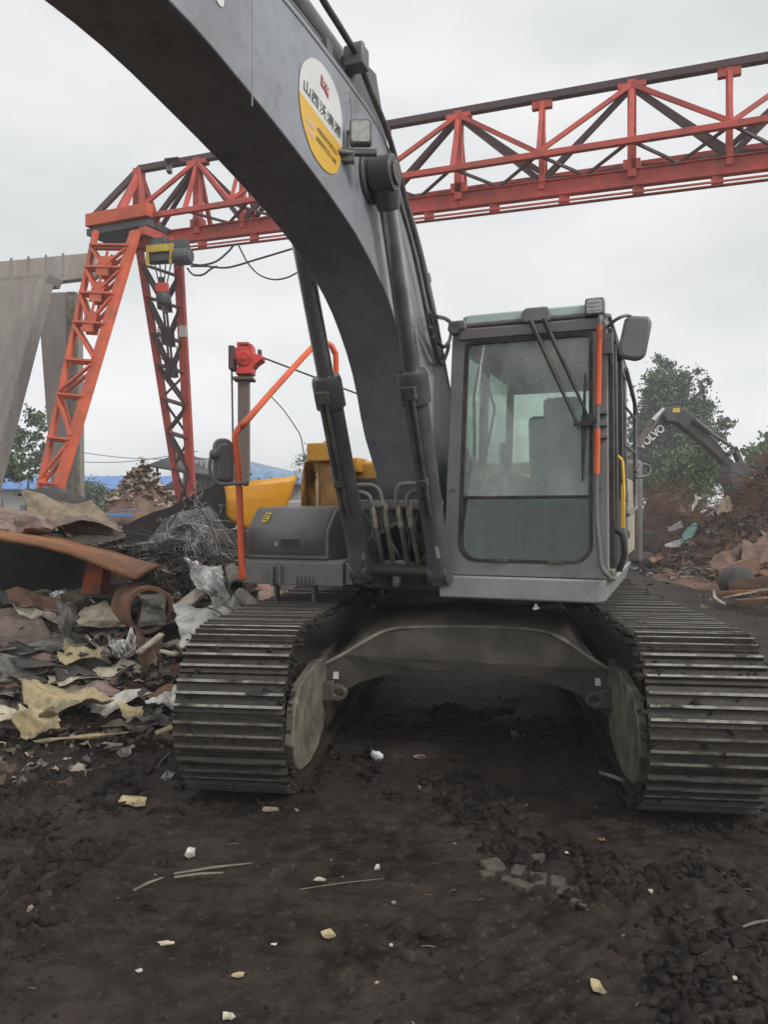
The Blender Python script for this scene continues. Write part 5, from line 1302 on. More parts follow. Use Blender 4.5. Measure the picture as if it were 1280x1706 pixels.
M['greensheet'] = mat('mouldy_green_sheet', (.27, .22, .14), (.22, .14, .09), rough=.6, scale=3, dust=(.4, .36, .26), dust_amt=.5, dust_scale=3, grime=0.48)
M['rustdrum'] = mat('rusted_drum', (.27, .11, .055), (.17, .085, .055), rough=.75, scale=5, dust=(.3, .24, .18), dust_amt=.5, bump=.25, grime=0.4)
M['olive'] = mat('olive_grey_pipe', (.2, .19, .14), (.15, .14, .11), rough=.65, scale=5, dust=DUST, dust_amt=.5, grime=0.50)
M['wire'] = mat('galvanised_wire', (.34, .34, .33), (.18, .17, .16), rough=.45, metal=.5, scale=8)
M['rustwire'] = mat('rusty_wire', (.23, .105, .06), (.14, .068, .042), rough=.85, scale=2)
M['rustwire2'] = mat('dark_rusty_wire', (.13, .065, .045), (.08, .045, .035), rough=.85, scale=2)
M['teal'] = mat('teal_sheet', (.12, .3, .27), (.08, .2, .19), rough=.5, dust=DUST, dust_amt=.4)
M['brick'] = mat('grey_paver', (.105, .092, .07), (.07, .062, .048), rough=.85, scale=12, grime=.75, dust=(.05, .042, .035), dust_amt=.6, dust_scale=10, bump=.3)
M['chips'] = mat('pale_shavings', (.5, .42, .32), (.36, .28, .2), rough=.8, scale=6)


def heapz(x, y):
    """left heap: rises away from the viewer, falls off towards the excavator"""
    t = np.clip(y - 5.15, 0, None) * .6
    t = 1.3 * (1 - np.exp(-t / 1.3 * (1 + .35 * t)))
    edge = sstep(-.85, -1.55, x + .10 * (y - 5)) ; back = 1 - sstep(9.5, 12, y); lft = 1 - sstep(9, 13, -x)
    hollow = 1 - .8 * np.exp(-np.abs((x + 3.5) / 1.15) ** 4 - np.abs((y - 6.75) / .55) ** 4)
    n = (fbm(x * 1.6, y * 1.6, 4, 51) - .47) * .42 + (np.abs(fbm(x * 5, y * 5, 3, 52) - .47)) * .2
    return (t * hollow + n * sstep(4.9, 5.6, y)) * edge * back * lft - .02


hx = np.arange(-13, -.6, .045); hy = np.arange(4.7, 12.2, .045)
X, Y = np.meshgrid(hx, hy); Zh = heapz(X, Y); ny_, nx_ = X.shape; idx = np.arange(nx_ * ny_).reshape(ny_, nx_)
Ff = np.stack([idx[:-1, :-1], idx[:-1, 1:], idx[1:, 1:], idx[1:, :-1]], -1).reshape(-1, 4)
tag(raw_object('scrap_heap', np.stack([X, Y, Zh], -1).reshape(-1, 3), Ff, 'rustdirt', smooth=True), 'dark heap of dirt and small scrap to the left of the excavator', 'scrap heap', kind='stuff')


def dh(py, off=0.0): return 4.58 / (.6 + (py - CY) / FPX) - .02 + off


def sheet(name, label, c4, mats, amp=.05, fr=3.0, seed=0, nu=60, nv=28, jag=.12, thick=.0035, cat='scrap sheet', group=None, curl=(0, 0), sharp=True):
    """torn, dented sheet spanning four corners (px, py, distance or None = on the heap, offset)"""
    P = []
    for c in c4:
        px, py = c[0], c[1]; o = c[2] if len(c) > 2 else -.05
        d = o if o > 2 else dh(py, o); P.append(at(px, py, d))
    a, b, c, d = [np.array(p) for p in P]     # TL TR BR BL
    nrm = np.cross(b - a, d - a); nrm /= np.linalg.norm(nrm); nrm = nrm if nrm[1] < 0 or nrm[2] > .5 else -nrm
    L = (np.linalg.norm(b - a) + np.linalg.norm(c - d)) / 2; W = (np.linalg.norm(d - a) + np.linalg.norm(c - b)) / 2
    u, v = np.meshgrid(np.linspace(0, 1, nu), np.linspace(0, 1, nv)); s = seed * 13.7; jag = jag * .5
    uu = u + jag * (fbm(v * 5 + s, u * 2 + s, 5, 3) - .47) * (2 * np.abs(u - .5)) ** 2 * 2
    vv = v + jag * (fbm(u * 7 * max(1, L / max(W, .05)) * .5 + s, v * 2 - s, 5, 4) - .47) * (2 * np.abs(v - .5)) ** 2 * 2.2
    p = (a * ((1 - uu) * (1 - vv))[..., None] + b * (uu * (1 - vv))[..., None] + c * (uu * vv)[..., None] + d * ((1 - uu) * vv)[..., None])
    x, y = uu * L, vv * W; rgs = np.random.default_rng(seed * 7 + 3); dz = np.zeros_like(x)
    for k in range(9):                                 # crisp fold lines
        th = rgs.uniform(0, PI); c0 = math.cos(th) * L * rgs.random() + math.sin(th) * W * rgs.random()
        tq = math.cos(th) * x + math.sin(th) * y - c0; wd = rgs.uniform(.25, .8) * min(L, W)
        dz += rgs.normal() * np.clip(np.abs(tq) / wd, 0, 1) * .75
    A_ = np.stack([np.ones(x.size), x.ravel(), y.ravel()], -1); dz = (dz.ravel() - A_ @ np.linalg.lstsq(A_, dz.ravel(), rcond=None)[0]).reshape(x.shape)
    x, y = x * fr + s, y * fr - s
    dz = .8 * dz + .55 * (fbm(x * 1.5, y * 1.5, 3, 12) - .45) + .35 * np.abs(fbm(x * 4, y * 3.2, 3, 14) - .47)
    dz = amp * .7 * dz + curl[0] * (2 * u - 1) ** 2 + curl[1] * (2 * v - 1) ** 2
    p = p + nrm * dz[..., None]
    idx = np.arange(nu * nv).reshape(nv, nu); fs = np.stack([idx[:-1, :-1], idx[:-1, 1:], idx[1:, 1:], idx[1:, :-1]], -1).reshape(-1, 4)
    mb = MB(); mb.add(p.reshape(-1, 3).tolist(), [tuple(int(i) for i in f) for f in fs])
    o = mb.build(name, mats, solid=thick, angle=28 if sharp else 180)
    return tag(o, label, cat, group)


GS = 'torn metal sheets on the left scrap heap'
sheet('scrap_sheet', 'big green and cream stained sheet folded over the top of the left heap', [(36, 826, 7.0), (150, 838, 7.0), (205, 882, 6.6), (60, 872, 6.6)], 'greensheet', .16, 2.2, 1, group=GS)
sheet('scrap_sheet', 'pinkish brown torn sheet drooping over the orange plate at the left edge', [(-60, 836, 6.6), (50, 834, 6.9), (95, 886, 6.45), (-50, 882, 6.35)], 'pinkbrown', .16, 2.5, 2, group=GS)
sheet('scrap_sheet', 'long blackened sheet forming the ridge of the left heap', [(20, 818, 7.7), (95, 812, 7.7), (195, 866, 7.1), (60, 838, 7.2)], 'darksheet', .08, 2, 3, group=GS)
sheet('scrap_sheet', 'brown crumpled sheet hanging at the right end of the heap ridge', [(100, 836, 7.2), (160, 842, 7.2), (205, 890, 6.75), (110, 884, 6.6)], 'rustbrown', .12, 3, 4, group=GS)
sheet('scrap_sheet', 'small tan crumpled sheet just above the middle of the orange plate', [(20, 862, 6.5), (70, 856, 6.6), (98, 888, 6.4), (42, 892, 6.35)], 'pinkbrown', .1, 4, 5, group=GS)
sheet('scrap_sheet', 'dark rag like sheet with pale rim lying under the brown sheets', [(60, 872, 6.9), (200, 884, 6.9), (210, 900, 6.5), (70, 905, 6.5)], 'darksheet', .08, 3, 6, group=GS)
# dark plate behind the wire tangle, long orange plate, orange stub
sheet('dark_plate_or_shade', 'large black steel plate leaning diagonally behind the wire tangle', [(196, 882, 8.0), (378, 800, 8.6), (392, 880, 8.0), (215, 925, 7.4)], 'blackplate_or_shade', .03, 1, 7, jag=.05, thick=.015, cat='steel plate')
sheet('dark_plate_or_shade', 'added black sheet standing in for the shade of the hollow under the orange plate', [(-70, 880, 7.3), (150, 896, 7.3), (150, 1000, 7.0), (-70, 1000, 7.0)], 'blackplate_or_shade', .05, 2, 8, thick=.015, cat='steel plate')  # no real plate: added black backing that paints the hollow's shade
def plank():
    mb = MB(); top = [(-60, 872), (0, 882), (60, 890), (120, 902), (180, 918), (225, 933), (266, 944)]; bot = [(-60, 884), (0, 897), (60, 908), (110, 920), (160, 938), (200, 955), (228, 964)]
    n = len(top); A = smooth_path([at(x, y, 6.75 - .0008 * x) for x, y in top], 5); B = smooth_path([at(x, y, 5.95 - .0004 * x) for x, y in bot], 5); m = len(A)
    C = [(a + b) / 2 + Vector((0, 0, .014)) for a, b in zip(A, B)]
    mb.add(A + C + B, [(i, i + 1, m + i + 1, m + i) for i in range(m - 1)] + [(m + i, m + i + 1, 2 * m + i + 1, 2 * m + i) for i in range(m - 1)])
    return mb.build('curved_plate', 'plank', solid=.03)
tag(plank(), 'long curved orange rusty plate bridging the dark hollow in the left heap', 'steel plate')
mb = MB(); mb.prism([at(146, 930, 6.35), at(174, 936, 6.35), at(166, 990, 6.2), at(133, 990, 6.2)], (.03, .12, 0)); tag(mb.build('beam_stub', 'scraporange', bevel=.006), 'short orange beam standing under the long curved orange plate', 'beam')
# wire tangle
def tangle(name, label, cat, c4, d0, bulge, n1, n2, r, m, seed, extra=26, kind=None):
    rr = random.Random(seed); mb = MB(); a, b, c, d = [at(x, y, dd) for x, y, dd in c4]; s = seed
    def P(u, v):
        p = (a * (1 - u) + b * u) * (1 - v) + (d * (1 - u) + c * u) * v
        k = math.sin(PI * min(1, max(0, u))) * math.sin(PI * min(1, max(0, v * .9 + .08))); w = mn.noise(Vector((u * 3 + s, v * 3, s))) * .2 + mn.noise(Vector((u * 7, v * 7 + s, s))) * .03
        return p + Vector((mn.noise(Vector((u * 4, v * 4, s + 9))) * .05, -(bulge * k + w), mn.noise(Vector((u * 4 + 4, v * 4, s))) * .05 + bulge * .25 * k))
    for layer in range(2):
        for i in range(n1):
            u0 = i / n1 + rr.uniform(-.01, .01); sk = rr.uniform(-.025, .025) + .12 * layer
            mb.tube([P(u0 + sk * v + .015 * math.sin(9 * v + i), v) + Vector((0, layer * .12, 0)) for v in [k / 18 for k in range(19)]], r, 4, False)
        for i in range(n2):
            v0 = i / n2 + rr.uniform(-.012, .012); sk = rr.uniform(-.03, .03) - .1 * layer
            mb.tube([P(u, v0 + sk * u) + Vector((0, layer * .12, 0)) for u in [k / 24 for k in range(25)]], r, 4, False)
    for i in range(extra):
        u, v = rr.random(), rr.random(); th = rr.uniform(0, 6.3); q = []
        for k in range(16):
            q.append(P(u, v) + Vector((rr.uniform(-.02, .02), -rr.uniform(0, .1), 0))); th += rr.uniform(-.5, .5); u += .045 * math.cos(th); v += .06 * math.sin(th)
        mb.tube(smooth_path(q, 2), r, 4, False)
    return tag(mb.build(name, m), label, cat, kind=kind)
tangle('wire_mesh_bundle', 'crumpled bundle of grey wire mesh on the heap beside the orange handrail', 'wire mesh', [(275, 866, 7.3), (350, 846, 7.5), (402, 928, 6.8), (236, 918, 6.8)], 7, .24, 34, 30, .0032, 'wire', 3)
tangle('wire_mesh_bundle', 'dark rusty wire tangle below the grey wire mesh bundle', 'wire mesh', [(205, 905, 7.0), (395, 905, 7.0), (395, 985, 6.5), (270, 975, 6.5)], 7, .12, 10, 9, .004, 'darksheet', 7, 30)
# foil, drum ring, roll, panels
sheet('crumpled_foil', 'shiny crumpled grey foil standing between wire mesh and handrail', [(308, 938, 6.45), (368, 930, 6.5), (388, 1000, 6.2), (330, 985, 6.2)], 'foil', .16, 5, 11, nu=34, nv=30, jag=.3, cat='foil')
def drum(c, axis, r, L, m, name, label, cat, wall=.015, inner=True):
    mb = MB(); ax = Vector(axis).normalized(); sd = ax.orthogonal().normalized(); up_ = ax.cross(sd); n = 36; c = Vector(c)
    prof = [(0, r), (.012, r + .012), (.03, r + .012), (.045, r), (L * .5, r * .985), (L, r), (L, r - wall), (.04, r - wall), (0, r - wall)]
    vs = []
    for h, q in prof:
        for j in range(n):
            a = 2 * PI * j / n; w = q * (1 + .03 * math.sin(3 * a + h * 3)); vs.append(c + ax * h + (sd * math.cos(a) + up_ * math.sin(a)) * w)
    k = len(prof); fs = [(i * n + j, i * n + (j + 1) % n, ((i + 1) % k) * n + (j + 1) % n, ((i + 1) % k) * n + j) for i in range(k) for j in range(n)]
    mb.add(vs, fs); o = mb.build(name, m); tag(o, label, cat); return o
cd = at(249, 1016, 5.85); dax = Vector((-.6, .8, .0))
drum(cd, dax, .175, .36, 'rustdrum', 'drum_shell', 'rusty open drum end facing forward with crushed metal inside', 'drum', .026)
rr = random.Random(5)
sheet('crushed_liner', 'crushed grey metal liner jammed inside the rusty drum end', [(222, 990, 5.9), (274, 988, 5.86), (276, 1042, 5.86), (224, 1044, 5.9)], 'greysheet', .1, 9, 12, nu=34, nv=34, jag=.1)
mb = MB(); mb.tube([at(103, 1006, 6.3), at(150, 994, 6.4), at(205, 986, 6.5)], [.085, .09, .085], 20); tag(mb.build('pipe_roll', 'olive'), 'olive grey pipe roll lying left of the rusty drum', 'pipe')
sheet('cream_panel', 'broken cream panel leaning below the olive pipe roll', [(140, 1012, 6.1), (178, 1002, 6.15), (208, 1040, 5.95), (124, 1046, 5.85)], 'creamsheet', .05, 3, 13, jag=.22, thick=.012, cat='panel')
sheet('white_sheet', 'large dirty white sheet draped down the heap right of the drum', [(285, 1004, 6.1), (352, 1004, 6.1), (398, 1040, 5.8), (300, 1084, 5.45)], 'whitesheet', .14, 3, 14, nu=34, nv=26, jag=.35)
sheet('white_sheet', 'torn white sheet scrap beside the upper end of the left track', [(352, 1008, 6.0), (398, 1002, 6.0), (412, 1040, 5.8), (360, 1052, 5.8)], 'whitesheet', .14, 4, 15, jag=.4)
mb = MB(); mb.prism([at(284, 1012, 6.15), at(330, 976, 6.35), at(348, 982, 6.3), at(306, 1018, 6.1)], (0, .02, -.03)); tag(mb.build('channel_strip', 'creamsheet', bevel=.004), 'pale bent channel strip pointing up beside the crumpled foil', 'strip')
drum(at(395, 978, 5.85), (-.25, .95, .12), .055, .7, 'olive', 'open_pipe', 'small open ended pipe pointing at the viewer beside the handrail foot', 'pipe', .008)
mb = MB(); mb.tube([at(400, 988, 5.8), at(438, 1022, 5.55)], .045, 14); tag(mb.build('tilted_pipe', 'olive'), 'olive pipe sloping down to the left track from the handrail foot', 'pipe')
# left middle band
sheet('scrap_sheet', 'broad pinkish brown corrugated sheet at the left edge below the hollow', [(-80, 1005, 6.1), (60, 1012, 6.2), (84, 1062, 5.85), (-70, 1072, 5.7)], 'pinkbrown', .1, 3, 21, group=GS)
sheet('scrap_sheet', 'dark folded sheet with a pale rim below the olive roll', [(8, 986, 6.3), (105, 1004, 6.15), (98, 1034, 6.0), (24, 1012, 6.05)], 'rustbrown', .06, 3, 22, group=GS, curl=(0, .05))
sheet('scrap_sheet', 'narrow cream edged sheet under the dark folded sheet', [(22, 1008, 6.1), (92, 1016, 6.05), (95, 1030, 5.95), (30, 1024, 5.98)], 'creamsheet', .05, 4, 23, group=GS)
sheet('crumpled_foil', 'crumpled grey sheet standing in front of the olive roll', [(92, 1000, 6.1), (128, 1006, 6.1), (132, 1052, 5.85), (100, 1062, 5.8)], 'greysheet', .12, 5, 24, jag=.3, cat='scrap sheet', group=GS)
sheet('clear_film', 'small clump of clear plastic film above the olive roll', [(82, 986, 6.4), (110, 982, 6.4), (112, 1000, 6.3), (86, 1000, 6.3)], 'foil', .08, 8, 25, jag=.35, cat='plastic film')
sheet('scrap_sheet', 'long grey ribbed sheet running across the middle of the left heap', [(8, 1072, 5.85), (136, 1058, 5.95), (150, 1080, 5.75), (40, 1094, 5.68)], 'greysheet', .07, 5, 26, group=GS, nu=60)
sheet('scrap_sheet', 'dark flat sheet lying above the yellow crumpled strip', [(-20, 1062, 5.9), (30, 1072, 5.85), (180, 1100, 5.65), (40, 1120, 5.55)], 'darksheet', .07, 3, 27, group=GS)
sheet('yellow_strip', 'yellow orange crumpled strip wedged in the middle of the heap', [(112, 1080, 5.72), (176, 1076, 5.75), (182, 1096, 5.6), (96, 1104, 5.58)], 'yellowfoil', .08, 4, 28, jag=.25, cat='scrap strip')
sheet('scrap_sheet', 'grey sheet with pale front edge reaching in from the left edge', [(-80, 1100, 5.75), (90, 1096, 5.7), (78, 1122, 5.55), (-70, 1130, 5.5)], 'greysheet', .06, 3, 29, group=GS)
sheet('scrap_sheet', 'bright bent metal edge right of the yellow strip', [(138, 1058, 5.85), (148, 1060, 5.85), (188, 1092, 5.6), (174, 1092, 5.58)], 'foil', .04, 4, 30, group=GS)
sheet('scrap_sheet', 'brown folded bracket sheet below the rusty drum', [(226, 1056, 5.75), (272, 1052, 5.8), (262, 1118, 5.4), (232, 1112, 5.42)], 'rustbrown', .12, 4, 31, group=GS)
sheet('scrap_sheet', 'crumpled silver sheet left of the brown bracket sheet', [(182, 1068, 5.75), (222, 1052, 5.85), (232, 1090, 5.6), (190, 1096, 5.55)], 'foil', .12, 6, 32, group=GS, jag=.35)
mb = MB(); mb.beam(at(230, 1088, 5.5), at(270, 1056, 5.65), .06, .02); tag(mb.build('wooden_batten', 'creamsheet', bevel=.003), 'pale batten lying across the brown bracket sheet', 'batten')
mb = MB(); mb.beam(at(268, 1084, 5.55), at(312, 1094, 5.45), .03, .02); tag(mb.build('wooden_batten', 'creamsheet', bevel=.003), 'thin batten lying near the left track below the drum', 'batten')
# lower band
sheet('cream_panel', 'long cream panel with dirt on its top in the lower heap', [(70, 1126, 5.62), (200, 1108, 5.7), (246, 1118, 5.55), (96, 1146, 5.42)], 'creamsheet', .09, 4, 41, nu=60, jag=.25, cat='panel')
sheet('scrap_sheet', 'pinkish layered sheet stack in the lower heap beside the track', [(106, 1142, 5.5), (230, 1124, 5.58), (246, 1152, 5.35), (128, 1172, 5.22)], 'pinkbrown', .07, 5, 42, nu=60, group=GS)
sheet('white_sheet', 'curved cream white sheet sweeping towards the left track', [(130, 1160, 5.3), (250, 1140, 5.42), (264, 1142, 5.36), (170, 1182, 5.12)], 'whitesheet', .06, 3, 43, nu=60, curl=(-.08, 0))
sheet('scrap_sheet', 'thin brown strip sheet lying against the outer side of the left track', [(240, 1158, 5.32), (292, 1138, 5.42), (296, 1150, 5.34), (250, 1168, 5.24)], 'rustbrown', .05, 4, 44, group=GS)
sheet('white_sheet', 'bluish white sheet corner touching the left track', [(262, 1158, 5.25), (296, 1146, 5.3), (298, 1176, 5.1), (240, 1168, 5.18)], 'whitesheet', .07, 5, 45, jag=.35)
sheet('scrap_sheet', 'narrow dark curled sheet standing beside the upper left track edge', [(240, 1128, 5.5), (280, 1106, 5.6), (284, 1114, 5.55), (246, 1140, 5.42)], 'greysheet', .05, 4, 46, group=GS)
sheet('yellow_sheet', 'big yellowed crumpled sheet curling over at the front of the heap', [(34, 1146, 5.45), (120, 1132, 5.5), (196, 1178, 5.1), (60, 1190, 5.0)], 'yellowfoil', .17, 2.6, 47, nu=44, nv=30, jag=.25)
sheet('yellow_sheet', 'lower yellow flap of the crumpled sheet touching the mud', [(24, 1170, 5.15), (92, 1182, 5.05), (102, 1218, 4.95), (28, 1222, 4.95)], 'yellowfoil', .14, 4, 48, nu=34, nv=26, jag=.3)
sheet('yellow_sheet', 'pale yellow torn scrap hanging at the right of the crumpled sheet', [(190, 1172, 5.1), (236, 1176, 5.1), (240, 1196, 5.0), (212, 1196, 5.02)], 'yellowfoil', .06, 6, 49, jag=.35)
mb = MB(); mb.tube(smooth_path([at(56, 1236, 5.0), at(100, 1230, 5.0), at(150, 1226, 5.02), at(214, 1220, 5.05)], 4), [.012 + .006 * math.sin(i) for i in range(13)], 6); tag(mb.build('yellow_strip', 'yellowfoil'), 'thin pale yellow strip lying along the front edge of the heap', 'scrap strip')
mb = MB(); mb.prism([at(258, 1218, 5.02), at(286, 1206, 5.05), at(288, 1212, 5.05), at(262, 1222, 5.0)], (0, 0, -.012)); tag(mb.build('yellow_strip', 'yellowfoil'), 'short pale strip lying beside the left track on the mud', 'scrap strip')
# smaller torn sheets lying all over the heap, one kind per colour
rr = random.Random(77)
for m_, lab in (('rustbrown', 'small torn rust brown sheet lying flat among the left scrap'), ('pinkbrown', 'small pinkish bent sheet lying among the left scrap'), ('greysheet', 'small dull grey bent sheet lying among the left scrap'),
                ('creamsheet', 'small cream painted torn sheet lying among the left scrap'), ('darksheet', 'small blackened sheet lying among the left scrap'), ('whitesheet', 'small off white torn sheet lying among the left scrap')):
    for i in range({'rustbrown': 20, 'pinkbrown': 12, 'greysheet': 18, 'creamsheet': 9, 'darksheet': 22, 'whitesheet': 7}[m_]):
        while True:
            px, py = rr.uniform(-60, 400), rr.uniform(985, 1205)
            if px < 300 + max(0, 1130 - py) * .75 - 20 and not (px > 265 and py < 1095): break
        w_, h_ = rr.uniform(14, 48), rr.uniform(5, 15); sl = rr.uniform(-.35, .25); o = rr.uniform(-.1, .03)
        q = [(px - w_, py + sl * w_ - h_, o + .05), (px + w_, py - sl * w_ - h_ * rr.uniform(.6, 1.2), o + .05), (px + w_ * rr.uniform(.7, 1.1), py - sl * w_ + h_ * rr.uniform(.5, 1), o - .04), (px - w_ * rr.uniform(.7, 1.1), py + sl * w_ + h_, o - .04)]
        sheet('torn_sheet', lab, q, m_, .05, 4, 300 + i * 7 + len(lab), nu=18, nv=12, jag=.5, group='small torn sheets on the left heap')
for i in range(26):
    px, py = rr.uniform(-40, 380), rr.uniform(975, 1190)
    if px > 300 + max(0, 1130 - py) * .75 - 20: continue
    a_ = rr.gauss(0, .5); L_ = rr.uniform(25, 70); o = rr.uniform(-.12, -.02)
    p0, p1 = at(px - L_ * math.cos(a_), py + L_ * math.sin(a_) * .5, dh(py, o)), at(px + L_ * math.cos(a_), py - L_ * math.sin(a_) * .5, dh(py, o + rr.uniform(0, .25)))
    mb = MB(); k_ = i % 3
    if k_ == 0: mb.beam(p0, p1, rr.uniform(.02, .05), .012)
    else: mb.tube(smooth_path([p0, p0.lerp(p1, .5) + Vector((0, 0, rr.uniform(-.03, .06))), p1], 4), rr.uniform(.006, .02), 8)
    tag(mb.build(['metal_strip', 'metal_rod', 'thin_pipe'][k_], rr.choice(['rustbrown', 'greysheet', 'olive', 'creamsheet', 'rustdrum'])), ['narrow loose metal strip stuck in the left scrap heap', 'loose bent metal rod stuck in the left scrap heap', 'loose thin pipe stuck in the left scrap heap'][k_], ['strip', 'rod', 'pipe'][k_], 'loose strips, rods and pipes in the left heap')
# thin loose wires
for i, (pts, lab) in enumerate([([(280, 880), (300, 850), (330, 846), (352, 880), (368, 930), (372, 980)], 'thin black cable looping over the grey wire mesh'), ([(340, 1010), (365, 1020), (382, 1040), (390, 1052)], 'bent dark wire over the white sheet'),
                                ([(250, 938), (272, 950), (292, 957)], 'short pale rod in front of the wire tangle'), ([(262, 1278), (274, 1262), (290, 1250)], 'short twig leaning on the mud left of the track'), ([(42, 1290), (48, 1278), (45, 1306), (50, 1318)], 'dry stalk standing in the mud at the left')]):
    mb = MB(); d_ = [6.6, 5.75, 6.6, 4.6, 4.5][i]; mb.tube(smooth_path([at(x, y, d_) for x, y in pts], 5), [.006, .006, .008, .004, .004][i], 6); tag(mb.build(['loose_cable', 'loose_wire', 'metal_rod', 'twig', 'twig'][i], ['black', 'darksheet', 'creamsheet', 'olive', 'olive'][i]), lab, ['cable', 'wire', 'rod', 'twig', 'twig'][i])


def scraps(name, n, fx, mats, seed, smin, smax, label=None):
    """a litter of small bent flakes: one uncountable mass"""
    rg = np.random.default_rng(seed); V_ = []; mi = []
    g3 = np.array([[i, j] for j in (-1, 0, 1) for i in (-1, 0, 1)], float)
    f0 = np.array([[0, 1, 4, 3], [1, 2, 5, 4], [3, 4, 7, 6], [4, 5, 8, 7]])
    for i in range(n):
        p = fx(rg); s = smin + (smax - smin) * rg.random() ** 2.5; asp = rg.uniform(.25, .9)
        q, _ = np.linalg.qr(rg.normal(size=(3, 3))); t = rg.uniform(0, .75)
        e1 = np.array([q[0][0], q[0][1], q[0][2] * .5]); e2 = np.array([q[1][0], q[1][1], q[1][2] * .5]); n_ = np.cross(e1, e2)
        g = g3 + rg.uniform(-.35, .35, g3.shape)
        w = p + s * (g[:, :1] * e1 + g[:, 1:] * e2 * asp) + n_ * (rg.uniform(-.45, .45, (9, 1)) * s)
        V_.append(w); mi += [rg.integers(0, len(mats))] * 4
    F_ = np.concatenate([f0 + 9 * i for i in range(n)])
    return tag(raw_object(name, np.concatenate(V_), F_, mats, mi=mi), label, kind='stuff')


def on_heap(rg):
    x = -1.0 - 6.5 * rg.random() ** 1.3; y = 5.1 + 4.4 * rg.random() ** 1.2
    if -4.6 < x < -2.4 and 6.1 < y < 7.4: return on_heap(rg)
    return np.array([x, y, float(heapz(np.array([x]), np.array([y]))[0]) + rg.uniform(-.01, .05)])
scraps('scrap_fragments', 6500, on_heap, ['darksheet', 'rustbrown', 'pinkbrown', 'greysheet', 'creamsheet', 'rustdirt', 'darksheet', 'rustdirt', 'whitesheet'], 9, .02, .15)
def spill(rg):
    y = 5.25 - .95 * rg.random() ** 1.7; x = -1.45 - 2.2 * rg.random() - .35 * (5.2 - y); return np.array([x, y, gz(x, y) + .012])
scraps('scrap_fragments', 620, spill, ['darksheet', 'rustbrown', 'rustdirt', 'pinkbrown', 'greysheet', 'rustdirt', 'creamsheet'], 19, .008, .06)
rgc = np.random.default_rng(21); xs = -1.2 - 4.5 * rgc.random(5200); ys = 5.0 + 2.6 * rgc.random(5200); kp = ~((xs > -4.6) & (xs < -2.4) & (ys > 6.1) & (ys < 7.4)); xs, ys = xs[kp], ys[kp]
Vv, Ff = clod_mesh(np.stack([xs, ys, heapz(xs, ys) + rgc.uniform(0, .07, len(xs))], -1), .006 + .03 * rgc.random(len(xs)) ** 3, 22, .8, .5, small=True)
tag(raw_object('heap_crumbs', Vv, Ff, 'rustdirt'), kind='stuff')
def behind_deck(rg): return np.array([rg.uniform(-.95, -.2), rg.uniform(6.9, 8.6), rg.uniform(.02, .2)])

# pale shavings cone and its neighbours
def cone(rg):
    a = rg.random() * 6.283; r = rg.random() ** .6; c = at(228, 0, 14); return np.array([c.x + r * math.cos(a) * 1.15 + .1, 14 + r * math.sin(a) * 1.0, 1.28 + (1 - r) * 1.0 + .25 * rg.random() * (1 - r) - .6 * r * r])
scraps('metal_shavings', 2600, cone, ['chips', 'creamsheet', 'pinkbrown', 'greysheet', 'chips', 'rustbrown'], 10, .02, .09)
c = at(228, 0, 14); mb = MB(); mb.lathe((c.x + .1, 14, -.02), (0, 0, 1), [(0, 2.6), (.7, 1.75), (1.25, .95), (1.8, .45), (2.2, .08)], 30); tag(mb.build('shavings_mound', 'rustbrown'), kind='stuff')
mb = MB(); mb.tube([at(196, 849, 13), at(232, 849, 13)], .012, 6); mb.box(at(200, 858, 13), (.2, 0, 0), (0, .1, 0), (0, 0, .03)); tag(mb.build('blue_tray', 'blueroof', bevel=.01), 'small blue tray lip at the foot of the pale shavings', 'tray')

# curved orange yellow panel behind the tool box
mb = MB(); nu, nv = 14, 8; vs = []
for j in range(nv + 1):
    v = j / nv
    for i in range(nu + 1):
        u = i / nu; xt, yt = 374 + 121 * u, 811 - 18 * u ** .6 ; xb, yb = 377 + 84 * u, 858 + 24 * min(1, u * 3) ** .7
        vs.append(at(xt + (xb - xt) * v + 1.5 * math.sin(v * 3), yt + (yb - yt) * v, 7.4 - .06 * math.sin(PI * u) - .03 * math.sin(PI * v) + .3 * u))
mb.add(vs, [(j * (nu + 1) + i, j * (nu + 1) + i + 1, (j + 1) * (nu + 1) + i + 1, (j + 1) * (nu + 1) + i) for j in range(nv) for i in range(nu)])
tag(mb.build('bent_steel_sheet', 'yellowpanel', solid=.02), 'curved bright orange yellow panel standing behind the grey tool box', 'panel')
mb = MB(); mb.box(at(430, 905, 7.5), (.32, .06, 0), (.02, .1, 0), (0, 0, .14)); tag(mb.build('skid_block', 'darksheet', bevel=.02), 'dark block carrying the curved orange yellow panel', 'block')
mb = MB(); mb.box(at(490, 880, 8.4), (.16, 0, 0), (0, .1, 0), (0, 0, .3)); tag(mb.build('grey_drum_stand', 'container', bevel=.02), 'pale grey stand glimpsed between the orange panel and fuel tank', 'stand')
# bundle of dirty sheets under the deck behind the left track
sheet('bale_sheet', 'flattened dark bale with white torn edges behind the left track', [(468, 992, 6.9), (622, 986, 6.9), (622, 1012, 6.5), (470, 1014, 6.5)], 'whitesheet', .1, 4, 61, nu=60, jag=.4)

